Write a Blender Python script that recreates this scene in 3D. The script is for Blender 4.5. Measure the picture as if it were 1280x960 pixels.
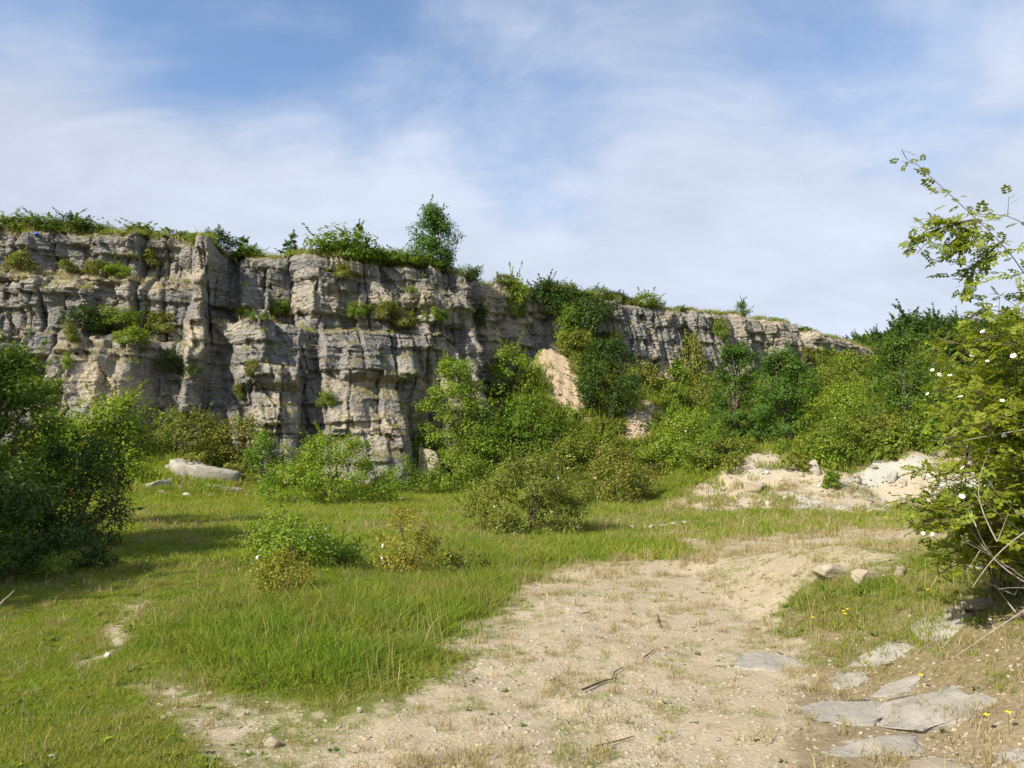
import bpy, bmesh, math, random
import numpy as np
from mathutils import Vector, Matrix
R = math.radians
scene = bpy.context.scene
for o in list(bpy.data.objects): bpy.data.objects.remove(o)
col = scene.collection

# ------------------------------------------------------------------ camera
F = 961.0                      # focal length in pixels of the 1280 px wide photograph
PITCH = R(5.85); CAMZ = 1.65
cd = bpy.data.cameras.new('camera'); cam = bpy.data.objects.new('camera', cd); col.objects.link(cam)
cd.sensor_width = 36; cd.lens = 36*F/1280; cd.clip_start = 0.05; cd.clip_end = 6000
cam.location = (0, 0, CAMZ); cam.rotation_euler = (R(90)+PITCH, 0, 0)
scene.camera = cam

# ------------------------------------------------------------------ sky, sun, exposure
SUN_AZ = 228.0                 # compass degrees clockwise from +Y
SUN_EL = 39.0
CLX, CLY = 9.1, 3.3       # drift of the cloud field
w = bpy.data.worlds.new('World'); scene.world = w; w.use_nodes = True
nt = w.node_tree; nt.nodes.clear()
def wn(t, **k):
    n = nt.nodes.new(t)
    for a, b in k.items(): setattr(n, a, b)
    return n
out = wn('ShaderNodeOutputWorld'); bg = wn('ShaderNodeBackground'); bgc = wn('ShaderNodeBackground')
sky = wn('ShaderNodeTexSky', sky_type='NISHITA', sun_disc=False)
sky.sun_elevation = R(SUN_EL); sky.sun_rotation = R(SUN_AZ); sky.air_density = 1.0; sky.dust_density = 0.4; sky.ozone_density = 2.5
nt.links.new(sky.outputs[0], bg.inputs[0]); bg.inputs[1].default_value = 0.108
bgc.inputs[0].default_value = (0.68, 0.74, 0.87, 1); bgc.inputs[1].default_value = 0.50
tc = wn('ShaderNodeTexCoord'); sep = wn('ShaderNodeSeparateXYZ'); nt.links.new(tc.outputs['Generated'], sep.inputs[0])
def wm(op, a, b=None, c=None, clamp=False):
    n = wn('ShaderNodeMath', operation=op, use_clamp=clamp)
    for i, v in enumerate((a, b, c)):
        if v is None: continue
        if isinstance(v, (int, float)): n.inputs[i].default_value = v
        else: nt.links.new(v, n.inputs[i])
    return n.outputs[0]
zz = wm('ADD', wm('MAXIMUM', sep.outputs['Z'], 0.0), 0.45)
cx_ = wm('DIVIDE', sep.outputs['X'], zz); cy_ = wm('DIVIDE', sep.outputs['Y'], zz)
cmb = wn('ShaderNodeCombineXYZ'); nt.links.new(cx_, cmb.inputs[0]); nt.links.new(cy_, cmb.inputs[1])
def wnoise(scale, detail, rough, off, stretch=(1, 1, 1), dist=0.0, rot=0.0):
    mp = wn('ShaderNodeMapping'); mp.inputs['Location'].default_value = off; mp.inputs['Scale'].default_value = stretch
    mp.inputs['Rotation'].default_value = (0, 0, rot)
    nt.links.new(cmb.outputs[0], mp.inputs[0])
    n = wn('ShaderNodeTexNoise'); n.inputs['Scale'].default_value = scale; n.inputs['Detail'].default_value = detail
    n.inputs['Roughness'].default_value = rough; n.inputs['Distortion'].default_value = dist
    nt.links.new(mp.outputs[0], n.inputs['Vector']); return n.outputs['Fac']
big = wnoise(1.15, 2, 0.45, (CLX, CLY, 0), (1.0, 1.0, 1), 0.2)
med = wnoise(2.6, 7, 0.55, (4.3, 1.7, 0), (0.8, 1.15, 1), 0.5, 0.4)
fin = wnoise(9.0, 7, 0.60, (0.4, 2.1, 0), (0.6, 1.2, 1), 0.5, 0.5)
s_ = wm('ADD', wm('MULTIPLY', big, 1.15), wm('ADD', wm('MULTIPLY', med, 0.55), wm('MULTIPLY', fin, 0.14)))
low = wm('MULTIPLY', wm('MAXIMUM', wm('SUBTRACT', 0.46, sep.outputs['Z']), 0.0), 1.7)
cov = wn('ShaderNodeMapRange', interpolation_type='SMOOTHSTEP')
nt.links.new(wm('ADD', s_, low), cov.inputs['Value'])
cov.inputs['From Min'].default_value = 0.80; cov.inputs['From Max'].default_value = 1.12
cov.inputs['To Min'].default_value = 0.0; cov.inputs['To Max'].default_value = 0.93
shade = wn('ShaderNodeMapRange'); nt.links.new(wm('ADD', wm('MULTIPLY', med, 0.6), wm('MULTIPLY', fin, 0.4)), shade.inputs['Value'])
shade.inputs['From Min'].default_value = 0.36; shade.inputs['From Max'].default_value = 0.62; shade.inputs['To Min'].default_value = 0.46; shade.inputs['To Max'].default_value = 0.57
nt.links.new(shade.outputs[0], bgc.inputs[1])
mx = wn('ShaderNodeMixShader'); nt.links.new(cov.outputs[0], mx.inputs[0]); nt.links.new(bg.outputs[0], mx.inputs[1]); nt.links.new(bgc.outputs[0], mx.inputs[2])
nt.links.new(mx.outputs[0], out.inputs[0])
sl = bpy.data.lights.new('sun', 'SUN'); so = bpy.data.objects.new('sun', sl); col.objects.link(so)
sl.energy = 3.9; sl.angle = R(0.53); sl.color = (1.0, 0.93, 0.80)
sdir = Vector((math.sin(R(SUN_AZ))*math.cos(R(SUN_EL)), math.cos(R(SUN_AZ))*math.cos(R(SUN_EL)), math.sin(R(SUN_EL))))
so.rotation_euler = sdir.to_track_quat('Z', 'Y').to_euler(); so.location = sdir*60
scene.view_settings.view_transform = 'Standard'; scene.view_settings.look = 'None'
scene.view_settings.exposure = 0.98; scene.view_settings.gamma = 1.0
scene.view_settings.use_curve_mapping = False

# ------------------------------------------------------------------ numeric helpers
rs = np.random.RandomState(7)
def hsh(*a):
    h = np.zeros(np.broadcast(*a).shape, dtype=np.uint32) + np.uint32(2166136261)
    for i, v in enumerate(a):
        v = np.asarray(v).astype(np.int64).astype(np.uint32)
        h = (h ^ (v*np.uint32(374761393+668265263*i & 0xffffffff)))
        h = h*np.uint32(1274126177); h ^= h >> np.uint32(15); h = h*np.uint32(2246822519); h ^= h >> np.uint32(13)
    return (h & np.uint32(0xffffff)).astype(np.float64)/16777215.0
def vnoise(x, y, seed=0):
    x = np.asarray(x, float); y = np.asarray(y, float)
    xi = np.floor(x); yi = np.floor(y); fx = x-xi; fy = y-yi
    fx = fx*fx*fx*(fx*(fx*6-15)+10); fy = fy*fy*fy*(fy*(fy*6-15)+10)
    xi = xi.astype(np.int64)+100000; yi = yi.astype(np.int64)+100000
    s = np.full(xi.shape, seed)
    a = hsh(xi, yi, s); b = hsh(xi+1, yi, s); c = hsh(xi, yi+1, s); d = hsh(xi+1, yi+1, s)
    return (a*(1-fx)+b*fx)*(1-fy)+(c*(1-fx)+d*fx)*fy
def fbm(x, y, oct=4, seed=0, rough=0.5):
    t = 0; amp = 1; tot = 0; f = 1.0
    for i in range(oct):
        t = t+amp*(vnoise(np.asarray(x)*f+17.3*i, np.asarray(y)*f-9.1*i, seed+i)*2-1); tot += amp; amp *= rough; f *= 2.03
    return t/tot
def ss(a, b, x):
    t = np.clip((np.asarray(x, float)-a)/(b-a), 0, 1); return t*t*(3-2*t)
cP, sP = math.cos(PITCH), math.sin(PITCH)
def proj(x, y, z):
    z = np.asarray(z)-CAMZ; dep = np.asarray(y)*cP+z*sP; up = -np.asarray(y)*sP+z*cP
    dep = np.where(dep < 0.05, 0.05, dep)
    return 640+F*np.asarray(x)/dep, 480-F*up/dep
def ray(px, py):
    a = (px-640)/F; b = (480-py)/F
    return np.array([a, cP-b*sP, sP+b*cP])       # per metre of depth along the optical axis
def pt_at_y(px, py, y):
    d = ray(px, py); t = y/d[1]; return np.array([0, 0, CAMZ])+d*t

# ------------------------------------------------------------------ mesh helpers
def mesh_np(name, verts, loops, sizes, mats, smooth=False, midx=None):
    me = bpy.data.meshes.new(name)
    verts = np.asarray(verts, np.float32); loops = np.asarray(loops, np.int32).ravel(); sizes = np.asarray(sizes, np.int32)
    me.vertices.add(len(verts)); me.vertices.foreach_set('co', verts.ravel())
    me.loops.add(len(loops)); me.loops.foreach_set('vertex_index', loops)
    me.polygons.add(len(sizes)); st = np.zeros(len(sizes), np.int32); st[1:] = np.cumsum(sizes)[:-1]
    me.polygons.foreach_set('loop_start', st); me.polygons.foreach_set('loop_total', sizes)
    if smooth: me.polygons.foreach_set('use_smooth', np.ones(len(sizes), bool))
    for m in (mats if isinstance(mats, (list, tuple)) else [mats]): me.materials.append(m)
    if midx is not None: me.polygons.foreach_set('material_index', np.asarray(midx, np.int32))
    me.update(calc_edges=True); return me
def quads(name, verts, q, mats, smooth=False, midx=None):
    return mesh_np(name, verts, q, np.full(len(q), 4), mats, smooth, midx)
def add(name, me, parent=None):
    o = bpy.data.objects.new(name, me); col.objects.link(o)
    if parent is not None: o.parent = parent
    return o
def tag(o, label=None, cat=None, group=None, kind=None):
    if label: o['label'] = label
    if cat: o['category'] = cat
    if group: o['group'] = group
    if kind: o['kind'] = kind
    return o
def thing(name, label, cat, loc, group=None, rz=0.0, sc=None):
    o = bpy.data.objects.new(name, None); col.objects.link(o); o.empty_display_size = 0.2
    o.location = loc; o.rotation_euler = (0, 0, rz)
    if sc is not None: o.scale = sc
    return tag(o, label, cat, group)
def tubes(paths, sides=5):
    """paths: list of (pts Nx3, radii N) -> verts, quads"""
    V = []; Q = []; base = 0
    for P, rad in paths:
        P = np.asarray(P, float); rad = np.asarray(rad, float); n = len(P)
        T = np.gradient(P, axis=0); T /= np.linalg.norm(T, axis=1)[:, None]+1e-9
        ref = np.where(np.abs(T[:, 2:3]) > 0.9, np.array([[1., 0, 0]]), np.array([[0, 0, 1.]]))
        A = np.cross(T, ref); A /= np.linalg.norm(A, axis=1)[:, None]+1e-9; B = np.cross(T, A)
        an = np.arange(sides)*2*math.pi/sides
        ring = P[:, None, :]+rad[:, None, None]*(np.cos(an)[None, :, None]*A[:, None, :]+np.sin(an)[None, :, None]*B[:, None, :])
        V.append(ring.reshape(-1, 3))
        i = np.arange(n-1)[:, None]*sides; j = np.arange(sides)[None, :]; jn = (j+1) % sides
        q = np.stack([i+j, i+jn, i+sides+jn, i+sides+j], -1).reshape(-1, 4)+base
        Q.append(q); base += n*sides
    return np.concatenate(V), np.concatenate(Q)

# ------------------------------------------------------------------ materials
def mat(name):
    m = bpy.data.materials.new(name); m.use_nodes = True; m.node_tree.nodes.clear(); return m
class NT:
    def __init__(s, m): s.t = m.node_tree
    def n(s, t, **k):
        x = s.t.nodes.new(t)
        for a, b in k.items(): setattr(x, a, b)
        return x
    def l(s, a, b): s.t.links.new(a, b)
    def set(s, inp, v):
        if v is None: return
        if isinstance(v, (int, float)): inp.default_value = v
        elif isinstance(v, tuple): inp.default_value = v if len(v) == len(inp.default_value) else v+(1,)
        else: s.l(v, inp)
    def math(s, op, a, b=None, clamp=False):
        x = s.n('ShaderNodeMath', operation=op, use_clamp=clamp); s.set(x.inputs[0], a); s.set(x.inputs[1], b); return x.outputs[0]
    def mix(s, f, a, b, mode='MIX'):
        x = s.n('ShaderNodeMix', data_type='RGBA', blend_type=mode); s.set(x.inputs[0], f); s.set(x.inputs[6], a); s.set(x.inputs[7], b); return x.outputs[2]
    def noise(s, vec, scale, det=4, rough=0.55, dist=0.0):
        x = s.n('ShaderNodeTexNoise'); x.inputs['Scale'].default_value = scale; x.inputs['Detail'].default_value = det
        x.inputs['Roughness'].default_value = rough; x.inputs['Distortion'].default_value = dist
        if vec is not None: s.l(vec, x.inputs['Vector'])
        return x.outputs['Fac']
    def voro(s, vec, scale, feature='F1', out='Distance'):
        x = s.n('ShaderNodeTexVoronoi', feature=feature); x.inputs['Scale'].default_value = scale
        if vec is not None: s.l(vec, x.inputs['Vector'])
        return x.outputs[out]
    def mapping(s, vec, scale=(1, 1, 1), rot=(0, 0, 0)):
        x = s.n('ShaderNodeMapping'); x.inputs['Scale'].default_value = scale; x.inputs['Rotation'].default_value = rot; s.l(vec, x.inputs[0]); return x.outputs[0]
    def ramp(s, f, a, b, lo=0.0, hi=1.0):
        x = s.n('ShaderNodeMapRange', interpolation_type='SMOOTHSTEP'); s.set(x.inputs[0], f)
        x.inputs[1].default_value = a; x.inputs[2].default_value = b; x.inputs[3].default_value = lo; x.inputs[4].default_value = hi; return x.outputs[0]
    def bump(s, h, st, dist=0.05, prev=None):
        x = s.n('ShaderNodeBump'); x.inputs['Strength'].default_value = st; x.inputs['Distance'].default_value = dist; s.l(h, x.inputs['Height'])
        if prev is not None: s.l(prev, x.inputs['Normal'])
        return x.outputs[0]
    def bsdf(s, colr, rough=0.9, nrm=None, spec=0.2):
        p = s.n('ShaderNodeBsdfPrincipled'); s.set(p.inputs['Base Color'], colr); s.set(p.inputs['Roughness'], rough)
        p.inputs['Specular IOR Level'].default_value = spec
        if nrm is not None: s.l(nrm, p.inputs['Normal'])
        return p.outputs[0]
    def out(s, sh):
        o = s.n('ShaderNodeOutputMaterial'); s.l(sh, o.inputs[0])

def m_leaf(name, c1, c2, trans=0.35, patch=0.5, straw=0.0):
    m = mat(name); t = NT(m)
    g = t.n('ShaderNodeNewGeometry'); oi = t.n('ShaderNodeObjectInfo')
    rnd = g.outputs['Random Per Island']
    pn = t.noise(g.outputs['Position'], patch*2.2, 3)
    f = t.math('ADD', t.math('MULTIPLY', rnd, 0.55), t.math('MULTIPLY', t.ramp(pn, 0.3, 0.7), 0.45))
    c = t.mix(f, c1, c2)
    if straw: c = t.mix(t.math('MULTIPLY', t.ramp(t.math('ADD', t.noise(g.outputs['Position'], 0.7, 4, 0.6), t.math('MULTIPLY', rnd, 0.12)), 0.50, 0.72), straw), c, (0.37, 0.30, 0.11))
    v = t.math('ADD', 0.72, t.math('MULTIPLY', t.math('FRACT', t.math('MULTIPLY', rnd, 17.31)), 0.56))
    hs = t.n('ShaderNodeHueSaturation'); t.l(c, hs.inputs['Color']); t.l(v, hs.inputs['Value'])
    t.l(t.math('ADD', 0.488, t.math('MULTIPLY', oi.outputs['Random'], 0.024)), hs.inputs['Hue'])
    c = hs.outputs['Color']
    d = t.bsdf(c, 0.55, spec=0.25)
    tr = t.n('ShaderNodeBsdfTranslucent'); t.l(t.mix(1.0, c, (1.25, 1.2, 0.55), 'MULTIPLY'), tr.inputs[0])
    x = t.n('ShaderNodeMixShader'); x.inputs[0].default_value = trans; t.l(d, x.inputs[1]); t.l(tr.outputs[0], x.inputs[2]); t.out(x.outputs[0]); return m
def m_plain(name, c1, c2, scale=8, rough=0.85, bump=0.3):
    m = mat(name); t = NT(m); g = t.n('ShaderNodeNewGeometry')
    n = t.noise(g.outputs['Position'], scale, 6, 0.6)
    t.out(t.bsdf(t.mix(t.ramp(n, 0.3, 0.7), c1, c2), rough, t.bump(n, bump, 0.02))); return m

def m_cliff():
    m = mat('cliff_rock'); t = NT(m); g = t.n('ShaderNodeNewGeometry'); P = g.outputs['Position']
    a = t.n('ShaderNodeAttribute', attribute_name='rk'); sc = t.n('ShaderNodeSeparateColor'); t.l(a.outputs['Color'], sc.inputs[0])
    blk, tan, crk = sc.outputs[0], sc.outputs[1], sc.outputs[2]
    big = t.noise(P, 0.22, 5, 0.6); medn = t.noise(P, 1.1, 6, 0.65); fine = t.noise(P, 8.0, 7, 0.75)
    strat = t.noise(t.mapping(P, (0.35, 0.35, 5.5)), 1.6, 6, 0.65, 0.4)
    drip = t.noise(t.mapping(P, (2.2, 2.2, 0.22)), 1.4, 5, 0.6, 0.3)
    gry = t.mix(t.ramp(medn, 0.3, 0.72), (0.140, 0.136, 0.132), (0.275, 0.260, 0.238))
    gry = t.mix(t.math('MULTIPLY', blk, 0.75), gry, (0.39, 0.352, 0.292))
    warm = t.mix(t.ramp(fine, 0.3, 0.7), (0.40, 0.32, 0.21), (0.54, 0.455, 0.335))
    wf = t.math('ADD', t.math('MULTIPLY', t.ramp(big, 0.5, 0.70), 0.45), tan, True)
    c = t.mix(t.math('MULTIPLY', wf, t.ramp(medn, 0.25, 0.6, 0.55, 1.0)), gry, warm)
    dark = t.math('MULTIPLY', t.ramp(drip, 0.52, 0.70), t.math('SUBTRACT', 0.55, t.math('MULTIPLY', tan, 0.5)))
    c = t.mix(dark, c, (0.070, 0.069, 0.074))
    c = t.mix(t.math('MULTIPLY', t.ramp(strat, 0.56, 0.66), 0.38), c, (0.075, 0.072, 0.072))  # dark bedding, also painting in thin shadow lines along the beds
    c = t.mix(t.math('MULTIPLY', t.ramp(fine, 0.56, 0.66), 0.5), c, (0.070, 0.068, 0.066))  # dark specks painted in for small shadows of the broken rock
    c = t.mix(t.math('MULTIPLY', crk, 0.55), c, (0.10, 0.09, 0.075))
    # soil, dry grass and moss settle where the rock lies flat
    sn = t.n('ShaderNodeSeparateXYZ'); t.l(g.outputs['True Normal'], sn.inputs[0])
    soil = t.mix(t.ramp(medn, 0.35, 0.65), (0.26, 0.20, 0.12), (0.17, 0.165, 0.06))
    sf = t.math('MULTIPLY', t.ramp(t.math('ADD', sn.outputs['Z'], t.math('MULTIPLY', medn, 0.35)), 0.80, 1.05), 0.85)
    c = t.mix(sf, c, soil)
    ck = t.voro(t.mapping(P, (1, 1, 1.9)), 2.6); ck2 = t.voro(t.mapping(P, (1, 1, 1.6)), 7.0)
    h = t.math('ADD', t.math('MULTIPLY', fine, 0.6), t.math('ADD', t.math('MULTIPLY', strat, 0.22), t.math('ADD', t.math('MULTIPLY', ck, 0.9), t.math('MULTIPLY', ck2, 0.5))))
    t.out(t.bsdf(c, 0.92, t.bump(h, 0.9, 0.16), 0.15)); return m

def m_ground():
    m = mat('ground_soil'); t = NT(m); g = t.n('ShaderNodeNewGeometry'); P = g.outputs['Position']
    a = t.n('ShaderNodeAttribute', attribute_name='gm'); sc = t.n('ShaderNodeSeparateColor'); t.l(a.outputs['Color'], sc.inputs[0])
    dirt, pale, scar = sc.outputs[0], sc.outputs[1], sc.outputs[2]; dry = a.outputs['Alpha']
    n1 = t.noise(P, 0.8, 5, 0.6); n2 = t.noise(P, 5.0, 6, 0.65); n3 = t.noise(P, 28.0, 5, 0.7)
    v = t.voro(P, 34.0, 'F1', 'Color'); vs = t.n('ShaderNodeSeparateColor'); t.l(v, vs.inputs[0]); vd = t.voro(P, 34.0)
    v2 = t.voro(P, 80.0, 'F1', 'Color'); vs2 = t.n('ShaderNodeSeparateColor'); t.l(v2, vs2.inputs[0])
    grass = t.mix(t.ramp(n2, 0.3, 0.7), (0.115, 0.135, 0.032), (0.195, 0.185, 0.06))
    grass = t.mix(t.math('MULTIPLY', t.ramp(n1, 0.45, 0.7), 0.5), grass, (0.26, 0.215, 0.10))
    tan = t.mix(t.ramp(n2, 0.3, 0.7), (0.370, 0.295, 0.190), (0.480, 0.395, 0.272))
    tan = t.mix(t.math('MULTIPLY', vs.outputs[0], 0.45), tan, t.mix(vs2.outputs[0], (0.25, 0.20, 0.13), (0.60, 0.53, 0.42)))
    n4 = t.noise(P, 75.0, 4, 0.7)
    tan = t.mix(t.math('MULTIPLY', t.ramp(n3, 0.50, 0.68), 0.55), tan, (0.19, 0.145, 0.085))
    tan = t.mix(t.math('MULTIPLY', t.ramp(n4, 0.55, 0.70), 0.5), tan, (0.16, 0.125, 0.08))
    tan = t.mix(t.math('MULTIPLY', t.ramp(n1, 0.45, 0.65), 0.35), tan, (0.25, 0.205, 0.11))
    brown = t.mix(t.ramp(n3, 0.3, 0.7), (0.155, 0.115, 0.062), (0.30, 0.235, 0.14))
    df = t.ramp(t.math('ADD', dirt, t.math('MULTIPLY', t.math('SUBTRACT', n2, 0.5), 0.9)), 0.35, 0.62)
    c = t.mix(df, grass, tan)
    c = t.mix(t.ramp(t.math('ADD', dry, t.math('MULTIPLY', t.math('SUBTRACT', n2, 0.5), 1.3)), 0.35, 0.75, 0, 0.85), c, brown)
    sc_c = t.mix(t.ramp(n2, 0.3, 0.7), (0.29, 0.218, 0.14), (0.40, 0.315, 0.215))
    c = t.mix(t.ramp(t.math('ADD', scar, t.math('MULTIPLY', t.math('SUBTRACT', n2, 0.5), 0.8)), 0.35, 0.6), c, sc_c)
    c = t.mix(t.ramp(t.math('ADD', pale, t.math('MULTIPLY', t.math('SUBTRACT', n1, 0.5), 0.9)), 0.3, 0.8, 0, 0.95), c, t.mix(n3, (0.33, 0.315, 0.265), (0.43, 0.425, 0.37)))
    h = t.math('ADD', t.math('MULTIPLY', n3, 1.0), t.math('ADD', t.math('MULTIPLY', n2, 1.5), t.math('MULTIPLY', n4, 0.5)))
    t.out(t.bsdf(c, 0.95, t.bump(h, 0.6, 0.03), 0.1)); return m

def m_stone(name, c1, c2, spots=(0.12, 0.115, 0.105), warm=(0.33, 0.27, 0.185)):
    m = mat(name); t = NT(m); g = t.n('ShaderNodeNewGeometry'); P = g.outputs['Position']
    a = t.noise(P, 3.5, 6, 0.7); b = t.noise(P, 22, 7, 0.75); s = t.noise(t.mapping(P, (1, 1, 5)), 3.5, 5, 0.6)
    c = t.mix(t.ramp(a, 0.3, 0.7), c1, c2)
    c = t.mix(t.math('MULTIPLY', t.ramp(b, 0.54, 0.68), 0.65), c, spots)
    c = t.mix(t.math('MULTIPLY', t.ramp(s, 0.52, 0.7), 0.6), c, warm)
    h = t.math('ADD', t.math('MULTIPLY', b, 0.5), t.math('ADD', a, s))
    t.out(t.bsdf(c, 0.9, t.bump(h, 0.8, 0.03), 0.15)); return m

M = {}
M['cliff'] = m_cliff(); M['ground'] = m_ground()
M['stone'] = m_stone('grey_limestone', (0.27, 0.245, 0.205), (0.39, 0.355, 0.30))
M['stone_warm'] = m_stone('buff_limestone', (0.28, 0.23, 0.16), (0.40, 0.34, 0.255))
M['stone_white'] = m_stone('white_limestone', (0.40, 0.375, 0.32), (0.52, 0.49, 0.43), (0.28, 0.26, 0.22), (0.42, 0.36, 0.28))
M['bark'] = m_plain('bark', (0.07, 0.052, 0.038), (0.15, 0.12, 0.09), 12)
M['deadwood'] = m_plain('dead_wood', (0.26, 0.215, 0.165), (0.38, 0.33, 0.27), 18)
M['stick'] = m_plain('dark_stick', (0.06, 0.045, 0.032), (0.13, 0.10, 0.07), 30)
M['leaf_mid'] = m_leaf('leaf_mid_green', (0.104, 0.180, 0.016), (0.200, 0.268, 0.028))
M['leaf_bright'] = m_leaf('leaf_bright_green', (0.146, 0.237, 0.017), (0.249, 0.324, 0.033))
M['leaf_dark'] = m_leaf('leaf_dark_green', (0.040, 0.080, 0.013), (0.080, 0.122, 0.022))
M['leaf_blue'] = m_leaf('leaf_cool_green', (0.060, 0.135, 0.018), (0.122, 0.200, 0.028))
M['leaf_olive'] = m_leaf('leaf_olive_green', (0.139, 0.165, 0.024), (0.242, 0.251, 0.042))
M['leaf_yellow'] = m_leaf('leaf_yellow_green', (0.208, 0.231, 0.026), (0.340, 0.298, 0.042))
M['leaf_rose'] = m_leaf('leaf_rose_green', (0.155, 0.230, 0.020), (0.300, 0.340, 0.036), 0.5, 2.0)
M['grass_green'] = m_leaf('grass_green', (0.130, 0.220, 0.014), (0.260, 0.300, 0.036), 0.5, 0.5, 0.42)
M['grass_lime'] = m_leaf('grass_lime', (0.158, 0.245, 0.014), (0.285, 0.320, 0.044), 0.5, 0.5, 0.42)
M['grass_dry'] = m_leaf('grass_dry', (0.26, 0.215, 0.085), (0.42, 0.345, 0.18), 0.3, 0.8)
M['petal'] = m_plain('white_petal', (0.60, 0.54, 0.49), (0.70, 0.67, 0.60), 20, 0.6, 0.05)
M['stamen'] = m_plain('yellow_stamen', (0.65, 0.42, 0.04), (0.75, 0.52, 0.08), 30, 0.6, 0.05)
M['buttercup'] = m_plain('yellow_petal', (0.75, 0.55, 0.02), (0.80, 0.62, 0.03), 20, 0.5, 0.05)
M['blue'] = m_plain('blue_plastic', (0.02, 0.09, 0.42), (0.03, 0.14, 0.55), 9, 0.45, 0.3)
M['gravel'] = m_stone('path_gravel', (0.33, 0.27, 0.19), (0.47, 0.405, 0.31), (0.22, 0.18, 0.13), (0.46, 0.37, 0.25))

# ------------------------------------------------------------------ cliff line in plan
CTOP = 13.1
cl = [(-700, 33), (-400, 35.5), (-150, 37.4), (0, 38.6), (120, 39.3), (235, 39.9), (330, 41.4), (450, 43.2), (560, 45.0), (600, 46.4), (660, 49.6), (740, 53.0),
      (820, 55.8), (900, 59.0), (990, 64.0), (1045, 69), (1095, 75), (1135, 86), (1170, 110)]
cpx = np.array([c[0] for c in cl], float); cy = np.array([c[1] for c in cl], float)
cx = (cpx-640)/F*(cy*cP+9*sP)
seg = np.hypot(np.diff(cx), np.diff(cy)); cs = np.concatenate([[0], np.cumsum(seg)])
ds = 0.068
U = np.arange(0, cs[-1], ds)
k = np.ones(41)/41.0
def smooth1(a):
    p = np.concatenate([a[0]+(np.arange(-20, 0))*(a[1]-a[0]), a, a[-1]+np.arange(1, 21)*(a[-1]-a[-2])]); return np.convolve(p, k, 'valid')
LX = smooth1(smooth1(np.interp(U, cs, cx))); LY = smooth1(smooth1(np.interp(U, cs, cy)))
TX = np.gradient(LX); TY = np.gradient(LY); tl = np.hypot(TX, TY); NX = TY/tl; NY = -TX/tl       # towards the quarry floor
LPX = np.interp(U, cs, cpx)
def px2u(px): return np.interp(px, cpx, cs)
rimy = np.interp(LPX, [-700, -200, 0, 120, 240, 300, 400, 480, 560, 600, 640, 700, 740, 820, 900, 990, 1040, 1095, 1135, 1170], [292, 290, 290, 292, 300, 312, 320, 327, 331, 342, 352, 363, 371, 382, 390, 404, 416, 432, 446, 470])
setb = np.interp(LPX, [-300, 225, 245, 600, 620, 710, 730, 1100], [3.0, 3.0, 1.7, 1.7, 3.6, 3.6, 1.7, 1.7])
bb_ = (480-rimy)/F; TOPZ = CAMZ+(LY+setb*np.abs(NY))*(sP+bb_*cP)/(cP-bb_*sP)
TOPZ = smooth1(TOPZ)+0.16*fbm(U/4.0, U*0+3.3, 3, 11)+0.16*fbm(U/1.1, U*0+1.1, 3, 12)

# talus height at the cliff foot and its reach, along the line
tpx = [-700, 0, 250, 480, 560, 610, 640, 690, 740, 820, 900, 960, 1010, 1040, 1070, 1100, 1140, 1170]
tT = [1.6, 2.6, 2.6, 1.5, 1.4, 3.4, 6.6, 9.3, 8.8, 7.3, 6.6, 6.8, 8.6, 9.6, 9.8, 10.2, 11.0, 10.0]
tW = [8, 11, 10, 6, 5, 9, 12, 14, 14.5, 15, 15, 15, 17, 19, 22, 24, 28, 30]
step = 8
cLX, cLY, cNX, cNY = LX[::step], LY[::step], NX[::step], NY[::step]
cT = np.interp(LPX[::step], tpx, tT); cW = np.interp(LPX[::step], tpx, tW)
def H(x, y):
    x = np.atleast_1d(np.asarray(x, float)); y = np.atleast_1d(np.asarray(y, float))
    z = 0.10*fbm(x/3.1, y/3.1, 4, 31)*ss(2, 9, y)+0.045*fbm(x/0.55, y/0.55, 3, 32)*ss(1.5, 5, np.hypot(x, y))
    # low tussocky rise under the long grass, worn hollow of the path
    z = z+0.68*ss(2.2, 4.3, x)*ss(2.5, 5, y)*(1-ss(9, 14, y))
    q = x/np.maximum(y, 1.0)
    wob = 0.9*fbm(x/4.0, y/9.0, 3, 33)
    z = z+(2.0+0.8*ss(0.33, 0.55, q)+0.05*np.clip(y-31, 0, 30))*ss(24.5, 31.5, y+wob)*ss(0.14, 0.33, q)+0.20*fbm(x/2.2, y/2.2, 4, 34)*ss(24, 28, y)*ss(0.14, 0.3, q)
    far = np.hypot(x, y)
    tal = np.zeros_like(x)
    near = np.where((y > 18) & (y < 150))[0]
    for i in range(0, len(near), 20000):
        s = near[i:i+20000]
        d2 = (x[s, None]-cLX[None])**2+(y[s, None]-cLY[None])**2
        j = d2.argmin(1)
        d = (x[s]-cLX[j])*cNX[j]+(y[s]-cLY[j])*cNY[j]
        e = np.clip(1-np.maximum(d, 0)/cW[j], 0, 1)**1.25
        tal[s] = cT[j]*e*(1+0.10*fbm(x[s]/2.5, y[s]/2.5, 4, 35))+0.3*fbm(x[s]/1.2, y[s]/1.2, 3, 36)*ss(0.03, 0.3, e)
    z = np.maximum(z, tal) + 0.25*np.minimum(np.maximum(z, 0), tal)
    # wooded rise far behind, right of the quarry
    z = z+ss(70, 330, far)*np.clip(38*ss(0.15, 0.5, q)*ss(40, 90, y), 0, 60)
    return z
def gp(px, py, tmax=140.0):
    d = ray(px, py); t = np.concatenate([np.arange(2, 30, 0.05), np.arange(30, tmax, 0.12)])
    P = np.array([0, 0, CAMZ])[None]+d[None]*t[:, None]
    h = H(P[:, 0], P[:, 1]); b = np.where(P[:, 2] < h)[0]
    i = b[0] if len(b) else len(t)-1
    return np.array([P[i, 0], P[i, 1], h[i]])
def gz(x, y): return float(H(x, y)[0])

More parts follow.
